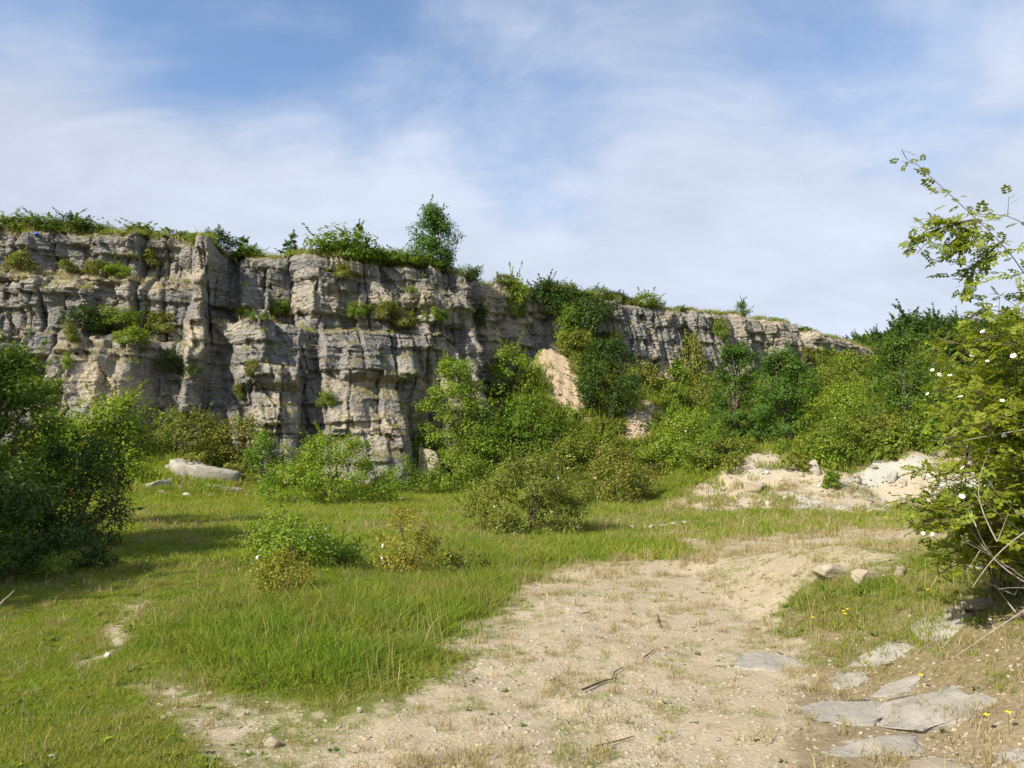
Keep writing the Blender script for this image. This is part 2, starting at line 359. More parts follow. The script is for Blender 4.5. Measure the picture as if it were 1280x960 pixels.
# ------------------------------------------------------------------ cliff surface
ZB = -1.0
NR = int((CTOP-ZB)/0.06)
V01 = np.linspace(0, 1, NR)
UU, VV = np.meshgrid(U, V01, indexing='ij')
ZZ = ZB+VV*(TOPZ[:, None]-ZB)
PXX = np.repeat(LPX[:, None], NR, 1)
# warped coordinates keep joints and beds from being ruled lines
uw = UU+0.22*fbm(UU/2.2, ZZ/2.2, 3, 41)+0.07*fbm(UU/0.4, ZZ/0.4, 3, 42)
zw = ZZ+0.14*fbm(UU/6.0, ZZ/4.0, 2, 43)+0.03*fbm(UU/0.4, ZZ/0.4, 3, 44)-0.022*UU
rb = np.random.RandomState(5)
bt = [-8.0]
while bt[-1] < 18:
    bt.append(bt[-1]+(rb.uniform(0.14, 0.34) if rb.rand() < 0.55 else rb.uniform(0.45, 1.15)))
bt = np.array(bt)
bi = np.searchsorted(bt, zw)-1
dzb = np.minimum(zw-bt[bi], bt[bi+1]-zw); thick = bt[bi+1]-bt[bi]
bw = 0.55+1.7*hsh(np.arange(len(bt)), np.full(len(bt), 3))+0.5*np.append(np.diff(bt), 0.5)
bw = bw[bi]*np.where(PXX > 700, 0.62, 1.0)
def cells(u, wd, key, jit=0.36):
    q = u/wd+hsh(key, np.full(key.shape, 77))
    i0 = np.floor(q).astype(np.int64)
    b0 = i0+jit*(hsh(i0+5000, key, np.full(key.shape, 9))-0.5)*2
    b1 = i0+1+jit*(hsh(i0+5001, key, np.full(key.shape, 9))-0.5)*2
    lo = q < b0; hi = q >= b1
    idx = np.where(lo, i0-1, np.where(hi, i0+1, i0))
    d = np.minimum(np.abs(q-b0), np.abs(q-b1))*wd
    return idx, d, (q-(idx+0.5))*wd
bj, du, uc = cells(uw, bw, bi)
bid = (bi.astype(np.int64)+1)*100000+(bj+5000)
hb = hsh(bi, bj+5000, np.full(bi.shape, 1)); hb2 = hsh(bi, bj+5000, np.full(bi.shape, 2)); hb3 = hsh(bi, bj+5000, np.full(bi.shape, 4))
# tall jointed columns, different in the two tiers
zl = np.interp(LPX, [-200, 0, 80, 140, 210, 250, 300, 400, 480, 560, 600, 640], [8.2, 8.0, 8.6, 8.5, 8.0, 7.6, 9.3, 9.0, 9.1, 9.0, 8.4, 8.0])
zl = zl+0.35*fbm(U/2.5, U*0, 3, 51); ZL = zl[:, None]
tier = (ZZ < ZL).astype(np.int64)
FARF = ss(690, 740, PXX)
def level(wu, hz, seed, shear, zz_):
    r_ = np.random.RandomState(seed); bb_ = [-12.0]
    while bb_[-1] < 22: bb_.append(bb_[-1]+hz*r_.uniform(0.5, 1.5))
    bb_ = np.array(bb_); k_ = np.searchsorted(bb_, zz_)-1
    dz_ = np.minimum(zz_-bb_[k_], bb_[k_+1]-zz_)
    wl = wu*(0.7+0.6*hsh(k_, np.full(k_.shape, seed)))
    wl = np.where(PXX > 700, wl*0.6, wl)
    i_, d_, c_ = cells(uw+shear*zz_, wl, k_+200, 0.40)
    h_ = [hsh(k_, i_+5000, np.full(k_.shape, seed+j)) for j in (1, 2, 3, 4)]
    return h_, c_, zz_-0.5*(bb_[k_]+bb_[k_+1]), d_, dz_
hL, uL, zL, dL, dzL = level(4.6, 3.6, 301, 0.10, zw)
hM, uM, zM, dM, dzM = level(1.9, 2.5, 331, -0.06, zw+0.05*UU)
hN, uN, zN, dN, dzN = level(0.85, 1.05, 361, 0.16, zw-0.03*UU)
hD, uD, zD, dD, dzD = level(1.8, 2.6, 391, 0.75, zw)
cwid = np.where(PXX > 700, 0.95, 2.9)
ci, dc, cc = cells(uw+0.12*zw, cwid, tier+10, 0.45)
hc = hsh(ci+5000, tier, np.full(ci.shape, 6)); hc2 = hsh(ci+5000, tier, np.full(ci.shape, 8))
off = np.where(PXX > 700, 0.40, 0.60)*(hc-0.5)+(hc2-0.5)*0.35*cc
off += 0.50*(hL[0]-0.5)+(hL[1]-0.5)*0.34*uL+(hL[2]-0.6)*0.08*zL
off += (0.34*(hM[0]-0.5)-0.35*(hM[3] > 0.92)+(hM[1]-0.5)*0.62*uM+(hM[2]-0.7)*0.22*zM)*(1-0.45*FARF)
off += (0.20*(hN[0]-0.5)-0.20*(hN[3] > 0.88)+(hN[1]-0.5)*0.70*uN+(hN[2]-0.55)*0.45*zN)
off += (0.30*(hD[0]-0.5)+(hD[1]-0.5)*0.45*uD-0.10*np.exp(-(dD/0.05)**2)*(hD[2] > 0.5))*(1-0.7*FARF)
crk = np.exp(-(dc/0.09)**2)*np.clip(hc2*2-0.7, 0, 1)
crkM = np.exp(-(dM/0.06)**2)*(hM[3] > 0.3)+np.exp(-(dzM/0.045)**2)*(hM[2] > 0.55)+0.6*np.exp(-(dN/0.04)**2)*(hN[3] > 0.5)
off -= 0.55*crk+0.20*crkM
amp = np.clip(thick, 0.2, 0.8)
off += amp*0.16*(hb-0.5)+(hb2-0.5)*0.30*uc*amp+0.07*(hsh(bi, np.full(bi.shape, 21))-0.5)*(thick < 0.4)
groove = np.exp(-(dzb/0.035)**2)*0.075*np.clip(hb*1.6-0.4, 0, 1)+np.exp(-(du/0.045)**2)*0.10*hb2
off -= groove
rough = fbm(UU/1.1, ZZ/0.8, 5, 61, 0.55)
off += 0.10*rough-0.13*np.abs(fbm(UU/0.55, ZZ/0.36, 4, 62, 0.65))
# --- tiers, buttresses and recesses read from the photograph (window px0..px1, zlow..zhigh)
def win(p0, p1, z0, z1, sp=10, sz=0.3):
    jp = PXX+14*fbm(UU/1.6, ZZ/1.6, 2, 71)*np.clip(sp/10, 0.3, 1)
    return ss(p0-sp, p0+sp, jp)*(1-ss(p1-sp, p1+sp, jp))*ss(z0-sz, z0+sz, ZZ)*(1-ss(z1-sz, z1+sz, ZZ))
lowt = 1-ss(-0.22, 0.22, ZZ-ZL+0.25*rough)
off += lowt*np.interp(PXX, [-300, 60, 84, 92, 190, 205, 240, 262, 290, 300, 370, 378, 398, 404, 512, 524, 585, 600, 680], [0.4, 0.3, 0.3, 1.2, 1.1, 0.5, 0.6, 0.3, 0.3, 1.0, 1.1, 0.7, 0.7, 1.1, 1.0, 0.5, 0.6, 0.3, 0.1])
off += lowt*0.05*np.clip(ZL-ZZ, 0, 9)*np.interp(PXX, [-200, 80, 100, 300, 480, 520, 600, 700], [0.5, 0.5, 1.0, 0.8, 1.0, 0.45, 0.3, 0])
# left rim set back above a debris slope
off += -1.6*ss(10.7, 12.3, ZZ+0.3*rough)*(1-ss(225, 245, PXX))
off += -0.9*win(262, 380, 9.4, 15, 10, 0.3)+0.9*win(238, 258, 4, 15, 4, 0.3)      # pillar and the turned-away wall beside it
off += -0.035*(PXX-255)*win(255, 300, 9.4, 15, 5, 0.3)
off += -0.5*win(384, 398, 0, 9, 4, 0.4)-0.55*win(266, 288, 0, 8.6, 6, 0.5)-0.8*win(522, 556, 1.5, 7.5, 8, 0.6)
off += 0.8*win(425, 500, 0, 5.5, 10, 0.8)+0.7*win(320, 372, 0, 4.6, 10, 0.8)+0.7*win(90, 190, 2, 7.2, 10, 0.8)
for (p0, p1, z0, z1, g_) in ((88, 200, 3.2, 8.3, 0.34), (306, 376, 0.5, 5.0, 0.38), (404, 505, 0.3, 6.0, 0.30), (425, 510, 6.2, 8.8, 0.4), (300, 372, 5.6, 8.9, 0.3), (-120, 60, 2, 7.5, 0.2)):
    off += g_*np.clip(z1-ZZ, 0, z1-z0)*win(p0, p1, z0, z1+0.3, 5, 0.35)
off += 0.9*win(470, 590, 10.8, 12.0, 14, 0.25)*0.5+0.6*win(584, 602, 0, 15, 6, 0.3)
off += -2.2*win(612, 720, 5, 15, 16, 0.6)                                       # gully with bushes
off += -1.6*win(1004, 1032, 5, 15, 8, 0.6)+1.0*win(975, 1000, 5, 15, 5, 0.6)+0.8*win(925, 938, 5, 15, 4, .6)-0.7*win(866, 880, 5, 15, 4, 0.6)
# lean back a little towards the rim, broken crest
off -= 0.15*(ZZ-6)+0.6*ss(0.965, 1.0, VV)**2*(0.4+0.6*vnoise(UU/0.7, ZZ*0, 73))
CX = LX[:, None]+NX[:, None]*off; CYY = LY[:, None]+NY[:, None]*off
cv = np.stack([CX, CYY, ZZ], -1)
nU = len(U)
I, J = np.meshgrid(np.arange(nU-1), np.arange(NR-1), indexing='ij')
cq = np.stack([I*NR+J, (I+1)*NR+J, (I+1)*NR+J+1, I*NR+J+1], -1).reshape(-1, 4)
tanm = np.clip(1.0*win(86, 205, 3.6, 8.6, 6, 0.5)+0.6*win(404, 510, 0.5, 6, 6, 0.5)+0.7*win(310, 372, 1, 6.2, 10, 0.6)+0.8*win(232, 258, 7, 13, 6, 0.4)+0.7*win(440, 520, 2.5, 6.5, 14, 0.8)
               + 0.7*win(520, 600, 3.5, 8.6, 20, 0.8)+0.75*win(360, 600, 10.0, 11.6, 20, 0.4)+0.9*win(0, 240, 11, 12.3, 10, 0.3)+0.6*win(900, 1100, 8, 14, 20, 0.5)
               + 0.35*ss(0.94, 1, VV)+0.9*win(600, 700, 10, 14, 16, 0.5)+0.6*(hM[0] > 0.84)+0.5*(hb3 > 0.9), 0, 1)*np.clip(0.5+0.9*fbm(UU/1.7, ZZ/1.2, 3, 81), 0, 1)  # tan of fresh rock, with sunlit faces painted paler in the same mask
crkm = np.clip(crk*0.9+groove*4+0.5*crkM, 0, 1)
rk = np.stack([np.clip(0.55*hM[1]+0.45*hN[2]+0.3*hb2-0.35, 0, 1)**1.4, tanm, crkm, np.ones_like(crk)], -1).reshape(-1, 4)
cvf = cv.reshape(-1, 3)
cpx_, cpy_ = proj(cvf[:, 0], cvf[:, 1], cvf[:, 2])
def attr_color(me, name, data):
    a = me.color_attributes.new(name, 'FLOAT_COLOR', 'POINT'); a.data.foreach_set('color', np.asarray(data, np.float32).ravel())
def sub_mesh(name, verts, qs, mats, attr=None, aname='rk', smooth=False):
    u, inv = np.unique(qs, return_inverse=True)
    me = quads(name, verts[u], inv.reshape(-1, 4), mats, smooth)
    if attr is not None: attr_color(me, aname, attr[u])
    return me
# the blocks that show largest become pieces of their own
fb = bid.reshape(-1)[cq[:, 0]]; fpx = cpx_[cq[:, 0]]; fpy = cpy_[cq[:, 0]]; fz = cvf[cq[:, 0], 2]
vis = (fpx > 0) & (fpx < 1100) & (fz > 1.4)
ub, cnt = np.unique(fb[vis], return_counts=True)
depth_w = np.zeros(len(ub))
mid = {b: 0 for b in ub}
order = np.argsort(fb[vis], kind='stable'); fbv = fb[vis][order]; dv = cvf[cq[:, 0], 1][vis][order]
st = np.searchsorted(fbv, ub); depth_w = np.array([dv[s] for s in st])
score = cnt/depth_w**2
pick = set(ub[np.argsort(-score)[:280]].tolist())
isp = np.isin(fb, np.array(sorted(pick))) & vis
cliff = tag(add('cliff', sub_mesh('cliff', cvf, cq[~isp], M['cliff'], rk)), 'tall grey bedded limestone quarry face with ledges and open joints', 'cliff', None, 'structure')
fo = np.argsort(fb[isp], kind='stable'); qq = cq[isp][fo]; bb = fb[isp][fo]
cut = np.where(np.diff(bb) != 0)[0]+1
for part in np.split(qq, cut):
    add('rock_block', sub_mesh('rock_block', cvf, part, M['cliff'], rk), cliff)

# ------------------------------------------------------------------ plateau behind the rim
back = np.concatenate([[0.0, 0.15, 0.35, 0.6, 1, 1.6, 2.4, 3.5, 5, 7, 10, 14, 20, 30, 45, 70, 110]])
pi = np.arange(0, nU, 5); top = cv[pi, -1]
bx = top[:, None, 0]-NX[pi][:, None]*back[None]; by = top[:, None, 1]-NY[pi][:, None]*back[None]
rise = np.interp(LPX[pi], [-300, 200, 420, 600, 700, 800, 1000, 1100], [0.03, 0.05, 0.09, 0.06, 0.10, 0.055, 0.03, 0.0])
bz = top[:, None, 2]-0.01+rise[:, None]*np.minimum(back, 14)[None]+0.22*fbm(bx/1.6, by/1.6, 3, 91)*ss(0, 1.2, back)[None]
pv = np.stack([bx, by, bz], -1).reshape(-1, 3); nb = len(back)
I, J = np.meshgrid(np.arange(len(pi)-1), np.arange(nb-1), indexing='ij')
pq = np.stack([I*nb+J, (I+1)*nb+J, (I+1)*nb+J+1, I*nb+J+1], -1).reshape(-1, 4)
pme = quads('hill', pv, pq, M['ground'], True)
pn_ = np.zeros((len(pv), 4)); pn_[:, 3] = 0.45+0.4*fbm(pv[:, 0]/2, pv[:, 1]/2, 3, 92); pn_[:, 0] = 0.25*ss(0.6, 0, np.tile(back, len(pi)))
attr_color(pme, 'gm', pn_)
tag(add('hill', pme), 'grassy plateau above the quarry face', 'hill', None, 'structure')

# ------------------------------------------------------------------ masks read from the photograph, carried on the ground
def seg_sd(px, py, pts):
    """signed pixel distance to polygon, positive inside"""
    d = np.full(px.shape, 1e9); ins = np.zeros(px.shape, bool); n = len(pts)
    for i in range(n):
        x0, y0 = pts[i]; x1, y1 = pts[(i+1) % n]
        t = np.clip(((px-x0)*(x1-x0)+(py-y0)*(y1-y0))/((x1-x0)**2+(y1-y0)**2+1e-9), 0, 1)
        d = np.minimum(d, np.hypot(px-x0-t*(x1-x0), py-y0-t*(y1-y0)))
        c = ((y0 > py) != (y1 > py)) & (px < (x1-x0)*(py-y0)/(y1-y0+1e-12)+x0); ins ^= c
    return np.where(ins, d, -d)
PATH = [(340, 1300), (335, 985), (350, 935), (395, 895), (460, 868), (520, 838), (590, 790), (650, 738), (735, 708), (825, 686), (900, 668), (985, 654), (1120, 648), (1220, 664), (1140, 694), (1030, 704), (985, 724), (975, 765), (985, 805), (1050, 822), (1100, 850), (1180, 860), (1400, 880), (1400, 1300)]
WORN = [(140, 860), (200, 838), (300, 872), (420, 880), (470, 900), (470, 1100), (220, 1100), (240, 960), (190, 900)]
FARWORN = [(790, 672), (880, 655), (1000, 645), (1150, 650), (1190, 675), (1130, 695), (1000, 702), (860, 704)]
TRK = [(128, 838), (150, 765), (180, 745), (190, 770), (160, 830)]
LOWER_R = [(1000, 800), (1100, 800), (1210, 740), (1300, 700), (1400, 700), (1400, 1100), (1040, 1100), (960, 900)]
MEADOW = [(-300, 640), (180, 610), (560, 620), (840, 640), (900, 655), (830, 690), (740, 716), (650, 752), (600, 800), (520, 842), (420, 870), (300, 880), (190, 835), (170, 800), (330, 690), (-300, 690)]
TALL = [(195, 805), (265, 745), (330, 705), (450, 690), (590, 660), (720, 655), (840, 665), (835, 688), (740, 712), (650, 748), (600, 795), (520, 838), (410, 862), (290, 850)]
RIGHTG = [(985, 800), (985, 735), (1020, 708), (1130, 690), (1200, 720), (1190, 755), (1110, 800), (1020, 815)]
SCAR1 = [(676, 432), (705, 428), (722, 470), (738, 505), (735, 530), (700, 530), (680, 490)]
SCAR2 = [(772, 508), (822, 500), (836, 530), (820, 548), (790, 552), (768, 545)]
SCAR3 = [(520, 530), (552, 520), (556, 570), (525, 575)]
SCREE = [(770, 648), (840, 622), (890, 596), (945, 548), (985, 560), (1000, 585), (1050, 590), (1110, 575), (1180, 548), (1300, 545), (1300, 640), (1110, 640), (980, 640), (900, 640)]
PALE1 = [(970, 634), (1000, 622), (1040, 626), (1050, 636), (990, 640)]
PALE2 = [(1050, 598), (1090, 580), (1150, 570), (1160, 580), (1120, 596), (1075, 606)]
PALE3 = [(1150, 600), (1260, 585), (1300, 620), (1180, 625)]
def masks(x, y, z):
    px, py = proj(x, y, z)
    ok = (np.asarray(y) > 1.2)
    jit = np.clip(1.65/np.maximum(np.abs(np.asarray(y)), 1)*F, 20, 500)
    jx = 0.30*fbm(np.asarray(x)/0.9, np.asarray(y)/0.9, 4, 101)*jit; jy = 0.16*fbm(np.asarray(x)/0.9, np.asarray(y)/0.9, 4, 105)*jit
    px = px+jx; py = py+jy
    f = lambda P, s: ss(-s, s, seg_sd(px, py, P))*ok
    m = {}
    m['path'] = np.maximum(np.maximum(f(PATH, 0.2*jit), 0.55*f(WORN, 35)), 0.68*f(FARWORN, 10)); m['path'] = np.maximum(m['path'], 0.55*f(TRK, 10))
    lr = f(LOWER_R, 70); m['dry'] = lr*0.85
    m['path'] = m['path']*(1-0.35*lr)
    m['tall'] = f(TALL, 34); m['right'] = f(RIGHTG, 12)
    m['scar'] = np.maximum(np.maximum(f(SCAR1, 11), f(SCAR2, 11)), f(SCAR3, 7))
    far = np.asarray(y) > 20
    m['scar'] = m['scar']*far
    m['scree'] = f(SCREE, 10)*far
    m['pale'] = np.maximum(np.maximum(f(PALE1, 4), f(PALE2, 5)), 0.7*f(PALE3, 8))*(np.asarray(y) > 15)
    return m, px, py

# ------------------------------------------------------------------ ground sheet
ang = np.concatenate([np.arange(-180, -46, 4.0), np.arange(-46, 46, 0.16), np.arange(46, 180.1, 4.0)])
rr = [0.6]
while rr[-1] < 125: rr.append(rr[-1]*1.0125)
while rr[-1] < 5000: rr.append(rr[-1]*1.12)
rr = np.array(rr)
A, RR = np.meshgrid(R(1)*ang, rr, indexing='ij')
gx = (RR*np.sin(A)).ravel(); gy = (RR*np.cos(A)).ravel(); gzz = H(gx, gy)
gv = np.stack([gx, gy, gzz], -1)
nr = len(rr); na = len(ang)
I, J = np.meshgrid(np.arange(na-1), np.arange(nr-1), indexing='ij')
gq = np.stack([I*nr+J, I*nr+J+1, (I+1)*nr+J+1, (I+1)*nr+J], -1).reshape(-1, 4)
gm, _, _ = masks(gx, gy, gzz)
gzz = gzz+np.maximum(gm['scar'], 0.5*gm['scree'])*(0.22*fbm(gx/0.55, gy/1.6, 4, 37, 0.6)-0.28*np.abs(fbm(gx/0.8, gy/2.5, 3, 38)))
gv[:, 2] = gzz
dirt = np.clip(gm['path']+0.72*gm['scree'], 0, 1); front = (gy > 0) & (np.abs(A.ravel()) < R(60))
slope_bare = ss(0.1, 0.5, fbm(gx/2.3, gy/2.3, 3, 111))*ss(34, 40, gy)*0.6
dry = np.clip(gm['dry']+0.35*gm['scree']+0.35*gm['right']+slope_bare+0.3*ss(0.1, 0.6, fbm(gx/5, gy/5, 3, 112))*ss(12, 20, gy), 0, 1)
ga = np.stack([dirt*front, np.maximum(gm['pale'], 0.45*gm['scree'])*front, gm['scar']*front, dry*front], -1)
fp = ga[gq[:, 0], 0] > 0.5; fnear = gv[gq[:, 0], 1] < 24
fscar = ga[gq[:, 0], 2] > 0.4
fs = (gm['scree'][gq[:, 0]] > 0.5) & ~fnear
sel_path = fp & fnear; sel_scar = fscar & ~sel_path; sel_scree = fs & ~sel_scar & ~sel_path
tag(add('ground', sub_mesh('ground', gv, gq[~(sel_path | sel_scar | sel_scree)], M['ground'], ga, 'gm', True)), 'grassy quarry floor and slopes', 'ground', None, 'structure')
tag(add('dirt_path', sub_mesh('dirt_path', gv, gq[sel_path], M['ground'], ga, 'gm', True)), 'worn pale gravel path across the quarry floor', 'path', None, 'structure')
tag(add('earth_scar', sub_mesh('earth_scar', gv, gq[sel_scar], M['ground'], ga, 'gm', True)), 'bare tan earth showing between the slope bushes', 'bare earth', None, 'structure')
tag(add('scree_bank', sub_mesh('scree_bank', gv, gq[sel_scree], M['ground'], ga, 'gm', True)), 'rubbly pale bank at the edge of the quarry floor', 'bank', None, 'structure')

# ------------------------------------------------------------------ foliage
def unit(rng, n):
    v = rng.normal(size=(n, 3)); return v/np.linalg.norm(v, axis=1)[:, None]
def leaf_mesh(P, Nn, size, rng, aspect=0.55, fold=0.12, droop=0.15):
    """one rhombic leaf (4 verts) per point, seen from both sides"""
    n = len(P); T = np.cross(Nn, unit(rng, n)); T /= np.linalg.norm(T, axis=1)[:, None]+1e-9
    T[:, 2] -= droop; T /= np.linalg.norm(T, axis=1)[:, None]; B = np.cross(Nn, T); B /= np.linalg.norm(B, axis=1)[:, None]+1e-9
    s = size[:, None]
    v0 = P-T*s*0.5; v2 = P+T*s*0.5
    v1 = P+B*s*aspect*0.5+Nn*s*fold-T*s*0.05; v3 = P-B*s*aspect*0.5+Nn*s*fold-T*s*0.05
    V = np.stack([v0, v1, v2, v3], 1).reshape(-1, 3)
    return V, np.arange(n*4).reshape(-1, 4)
def crown(rng, wd, dp, ht, zc=0.45, nclump=60, per=120, leaf=0.1, shell=0.5, spray=0.5, form='dome', rcf=0.2, flat=0.75):
    """leaf positions of a shrub or tree crown standing on z=0; returns verts, quads, clump centres"""
    n = nclump
    zf = rng.rand(n)**(1.1 if form == 'dome' else 0.9)
    if form == 'dome': e = np.where(zf < 0.35, 0.84+0.16*zf/0.35, np.sqrt(np.clip(1-((zf-0.35)/0.68)**2, 0.02, 1)))
    elif form == 'oval': e = np.sqrt(np.clip(1-((zf-0.42)/0.60)**2, 0.05, 1))
    else:
        zk = np.clip(zc-0.12, 0.15, 0.5); e = np.where(zf < zk, 0.70+0.30*zf/zk, np.clip(1-((zf-zk)/(1.04-zk))**1.7, 0.06, 1))
    an = rng.uniform(0, 6.283, n); ph = rng.uniform(0, 6, 6)
    lump = 1+0.16*np.sin(2*an+ph[0])*np.sin(5*zf+ph[1])+0.13*np.sin(3*an+ph[2]+4*zf)+0.08*np.sin(5*an+ph[3]-7*zf)
    rad_ = e*lump*(shell+(1-shell)*np.sqrt(rng.rand(n)))*rng.uniform(0.85, 1.08, n)
    if form != 'dome': rad_ = np.where(rng.rand(n) < 0.28, rad_*0.35, rad_)
    lo = 0.04 if form == 'dome' else (0.04 if zc < 0.5 else zc*0.55)
    zt = 1+0.13*np.sin(2*an+ph[4])+0.08*np.sin(3*an+ph[5])
    C = np.stack([np.cos(an)*rad_*wd/2*0.93, np.sin(an)*rad_*dp/2*0.93, ht*(lo+(0.93-lo)*zf*np.where(rad_ > 0.45, np.clip(zt, 0.8, 1.05), 1))], -1)
    d = np.stack([np.cos(an)*rad_, np.sin(an)*rad_, (zf-0.3)*1.1], -1); d /= np.linalg.norm(d, axis=1)[:, None]+1e-6
    R0 = rcf*min(max(wd, dp), ht*1.2)
    rc = R0*rng.uniform(0.55, 1.25, n)
    LP = []; LN = []
    for i in range(n):
        m = int(per*rng.uniform(0.6, 1.3)*(rc[i]/R0)**1.6)+6
        q = unit(rng, m); rad = rng.rand(m)**0.36
        o = q*rad[:, None]*rc[i]; o[:, 2] *= flat
        LP.append(C[i]+o)
        nn = q*0.55+d[i]*0.35+np.array([0, 0, 0.55])+rng.normal(size=(m, 3))*0.38
        LN.append(nn)
        if rng.rand() < spray and d[i, 2] > -0.1:
            a = d[i]*np.array([1, 1, 0.5])+np.array([0, 0, rng.uniform(0.1, 1.1)])+rng.normal(size=3)*0.35; a /= np.linalg.norm(a)
            L = rc[i]*rng.uniform(1.2, 2.3); m2 = int(14+m*0.16)
            tt = rng.rand(m2); o = a*(tt*L)[:, None]+rng.normal(size=(m2, 3))*(0.10*R0*(1.15-tt))[:, None]
            LP.append(C[i]+o); LN.append(rng.normal(size=(m2, 3))*0.6+np.array([0, 0, 0.6]))
    LP = np.concatenate(LP); LN = np.concatenate(LN); LN /= np.linalg.norm(LN, axis=1)[:, None]
    keep = LP[:, 2] > -0.02*ht
    LP = LP[keep]; LN = LN[keep]
    V, Q = leaf_mesh(LP, LN, leaf*rng.uniform(0.65, 1.35, len(LP)), rng)
    return V, Q, C, LP, LN
def limbs(rng, C, ht, trunk_r, nl=10, trunk_h=0.35, multi=False):
    paths = []
    if not multi:
        tz = np.linspace(-0.25, ht*0.86, 8); wob = rng.normal(size=(8, 2))*0.02*ht; wob[:2] = 0
        P = np.stack([wob[:, 0].cumsum()*0.5, wob[:, 1].cumsum()*0.5, tz], -1)
        paths.append((P, trunk_r*np.linspace(1.15, 0.16, 8)))
    idx = rng.permutation(len(C))[:nl]
    for i in idx:
        e = C[i]
        if multi: s = np.array([rng.normal()*0.05, rng.normal()*0.05, -0.15])*ht*0.6
        else:
            f = np.clip(e[2]*rng.uniform(0.45, 0.75), 0.12*ht, 0.75*ht); s = np.array([np.interp(f, tz, P[:, 0]), np.interp(f, tz, P[:, 1]), f])
        mid_ = (s+e)/2+np.array([0, 0, 0.10*ht])*(1 if multi else -0.4)+rng.normal(size=3)*0.04*ht
        tt = np.linspace(0, 1, 6)[:, None]; pts = (1-tt)**2*s+2*tt*(1-tt)*mid_+tt**2*e
        paths.append((pts, trunk_r*(0.5 if not multi else 0.55)*np.linspace(1, 0.2, 6)))
    return tubes(paths, 5)
ico_cache = {}
def blossoms(rng, LP, LN, n, size, cen, toward=True):
    """small white five-petalled roses sitting on the outer leaves"""
    d = LP-cen; r = np.linalg.norm(d/np.abs(d).max(0), axis=1); idx = np.argsort(-r)[:int(len(r)*0.6)]
    idx = rng.permutation(idx)[:n]
    P = LP[idx]+d[idx]/np.linalg.norm(d[idx], axis=1)[:, None]*size*0.5; N = d[idx]/np.linalg.norm(d[idx], axis=1)[:, None]+rng.normal(size=(n, 3))*0.35+np.array([0, 0, 0.3])
    N /= np.linalg.norm(N, axis=1)[:, None]
    T = np.cross(N, np.array([0.3, 0.2, 0.9])); T /= np.linalg.norm(T, axis=1)[:, None]; B = np.cross(N, T)
    V = []; Q = []; b = 0
    for i in range(n):
        s = size*rng.uniform(0.6, 1.2)
        for kk in range(5):
            a = kk*1.2566; u = math.cos(a)*T[i]+math.sin(a)*B[i]; v_ = -math.sin(a)*T[i]+math.cos(a)*B[i]
            V += [P[i], P[i]+s*(0.35*u+0.26*v_)+N[i]*s*0.08, P[i]+s*0.55*u+N[i]*s*0.14, P[i]+s*(0.35*u-0.26*v_)+N[i]*s*0.08]; Q.append([b, b+1, b+2, b+3]); b += 4
    return np.array(V), np.array(Q)
def in_front(px, base_py, wpx, p):
    fr = np.where((np.abs(cpx_-px) < wpx*0.4) & (cvf[:, 2] < p[2]+3.2) & (cvf[:, 2] > p[2]-1))[0]
    if len(fr):
        yl = np.percentile(cvf[fr, 1], 4)-0.7-0.28*wpx*40/F
        if p[1] > yl: p = pt_at_y(px, base_py, yl); p[2] = gz(p[0], p[1])
    return p
def plant(name, label, cat, px, base_py, top_py, wpx, leafmat, form='dome', group=None, seed=0, dens=1.0, leaf=None, dp=None, flowers=0, zc=0.42,
          shell=0.45, spray=0.5, pos=None, trunk=None, ncl=None, rcf=None, flat=0.75, hm=None, wm=None, fsize=0.07, cap=18000):
    rng = np.random.RandomState(1000+seed)
    p = gp(px, base_py) if pos is None else np.array(pos, float)
    if pos is None and p[1] > 26: p = in_front(px, base_py, wpx, p)
    dep = p[1]*cP+(p[2]-CAMZ)*sP
    wd = wpx*dep/F if wm is None else wm
    ht = (pt_at_y(px, top_py, p[1])[2]-p[2]) if hm is None else hm
    ht = max(ht, 0.2)
    if leaf is None: leaf = float(np.clip(dep*0.0030, 0.035, 0.17))
    px_area = (wd*F/dep)*(ht*F/dep)*0.64
    if ncl is None: ncl = int(np.clip(px_area/55*dens, 28, 120))
    rcf = rcf or float(np.clip(1.45/math.sqrt(ncl), 0.125, 0.28))
    lp = leaf*F/dep*0.8
    total = np.clip(px_area*dens/(lp*lp*0.28)*2.7, 1500, cap)
    V, Q, C, LP, LN = crown(rng, wd, dp*wd if dp else wd*0.9, ht, zc, ncl, max(10, int(total/ncl)), leaf, shell, spray, form, rcf, flat)
    p = p.copy(); p[2] -= 0.04*ht*0.5
    t = thing(name, label, cat, p, group)
    add('crown', quads('crown', V, Q, M[leafmat]), t)
    tr = trunk or 0.022*ht+0.01
    v, q = limbs(rng, C, ht, tr, 12 if form != 'dome' else 9, multi=(form == 'dome'))
    add('trunk' if form != 'dome' else 'stem', quads('trunk', v, q, M['bark'], True), t)
    if flowers:
        v, q = blossoms(rng, LP, LN, flowers, fsize, np.array([0, 0, ht*0.3]))
        tag(add('blossom', quads('blossom', v, q, M['petal']), t), kind='stuff')
    return t

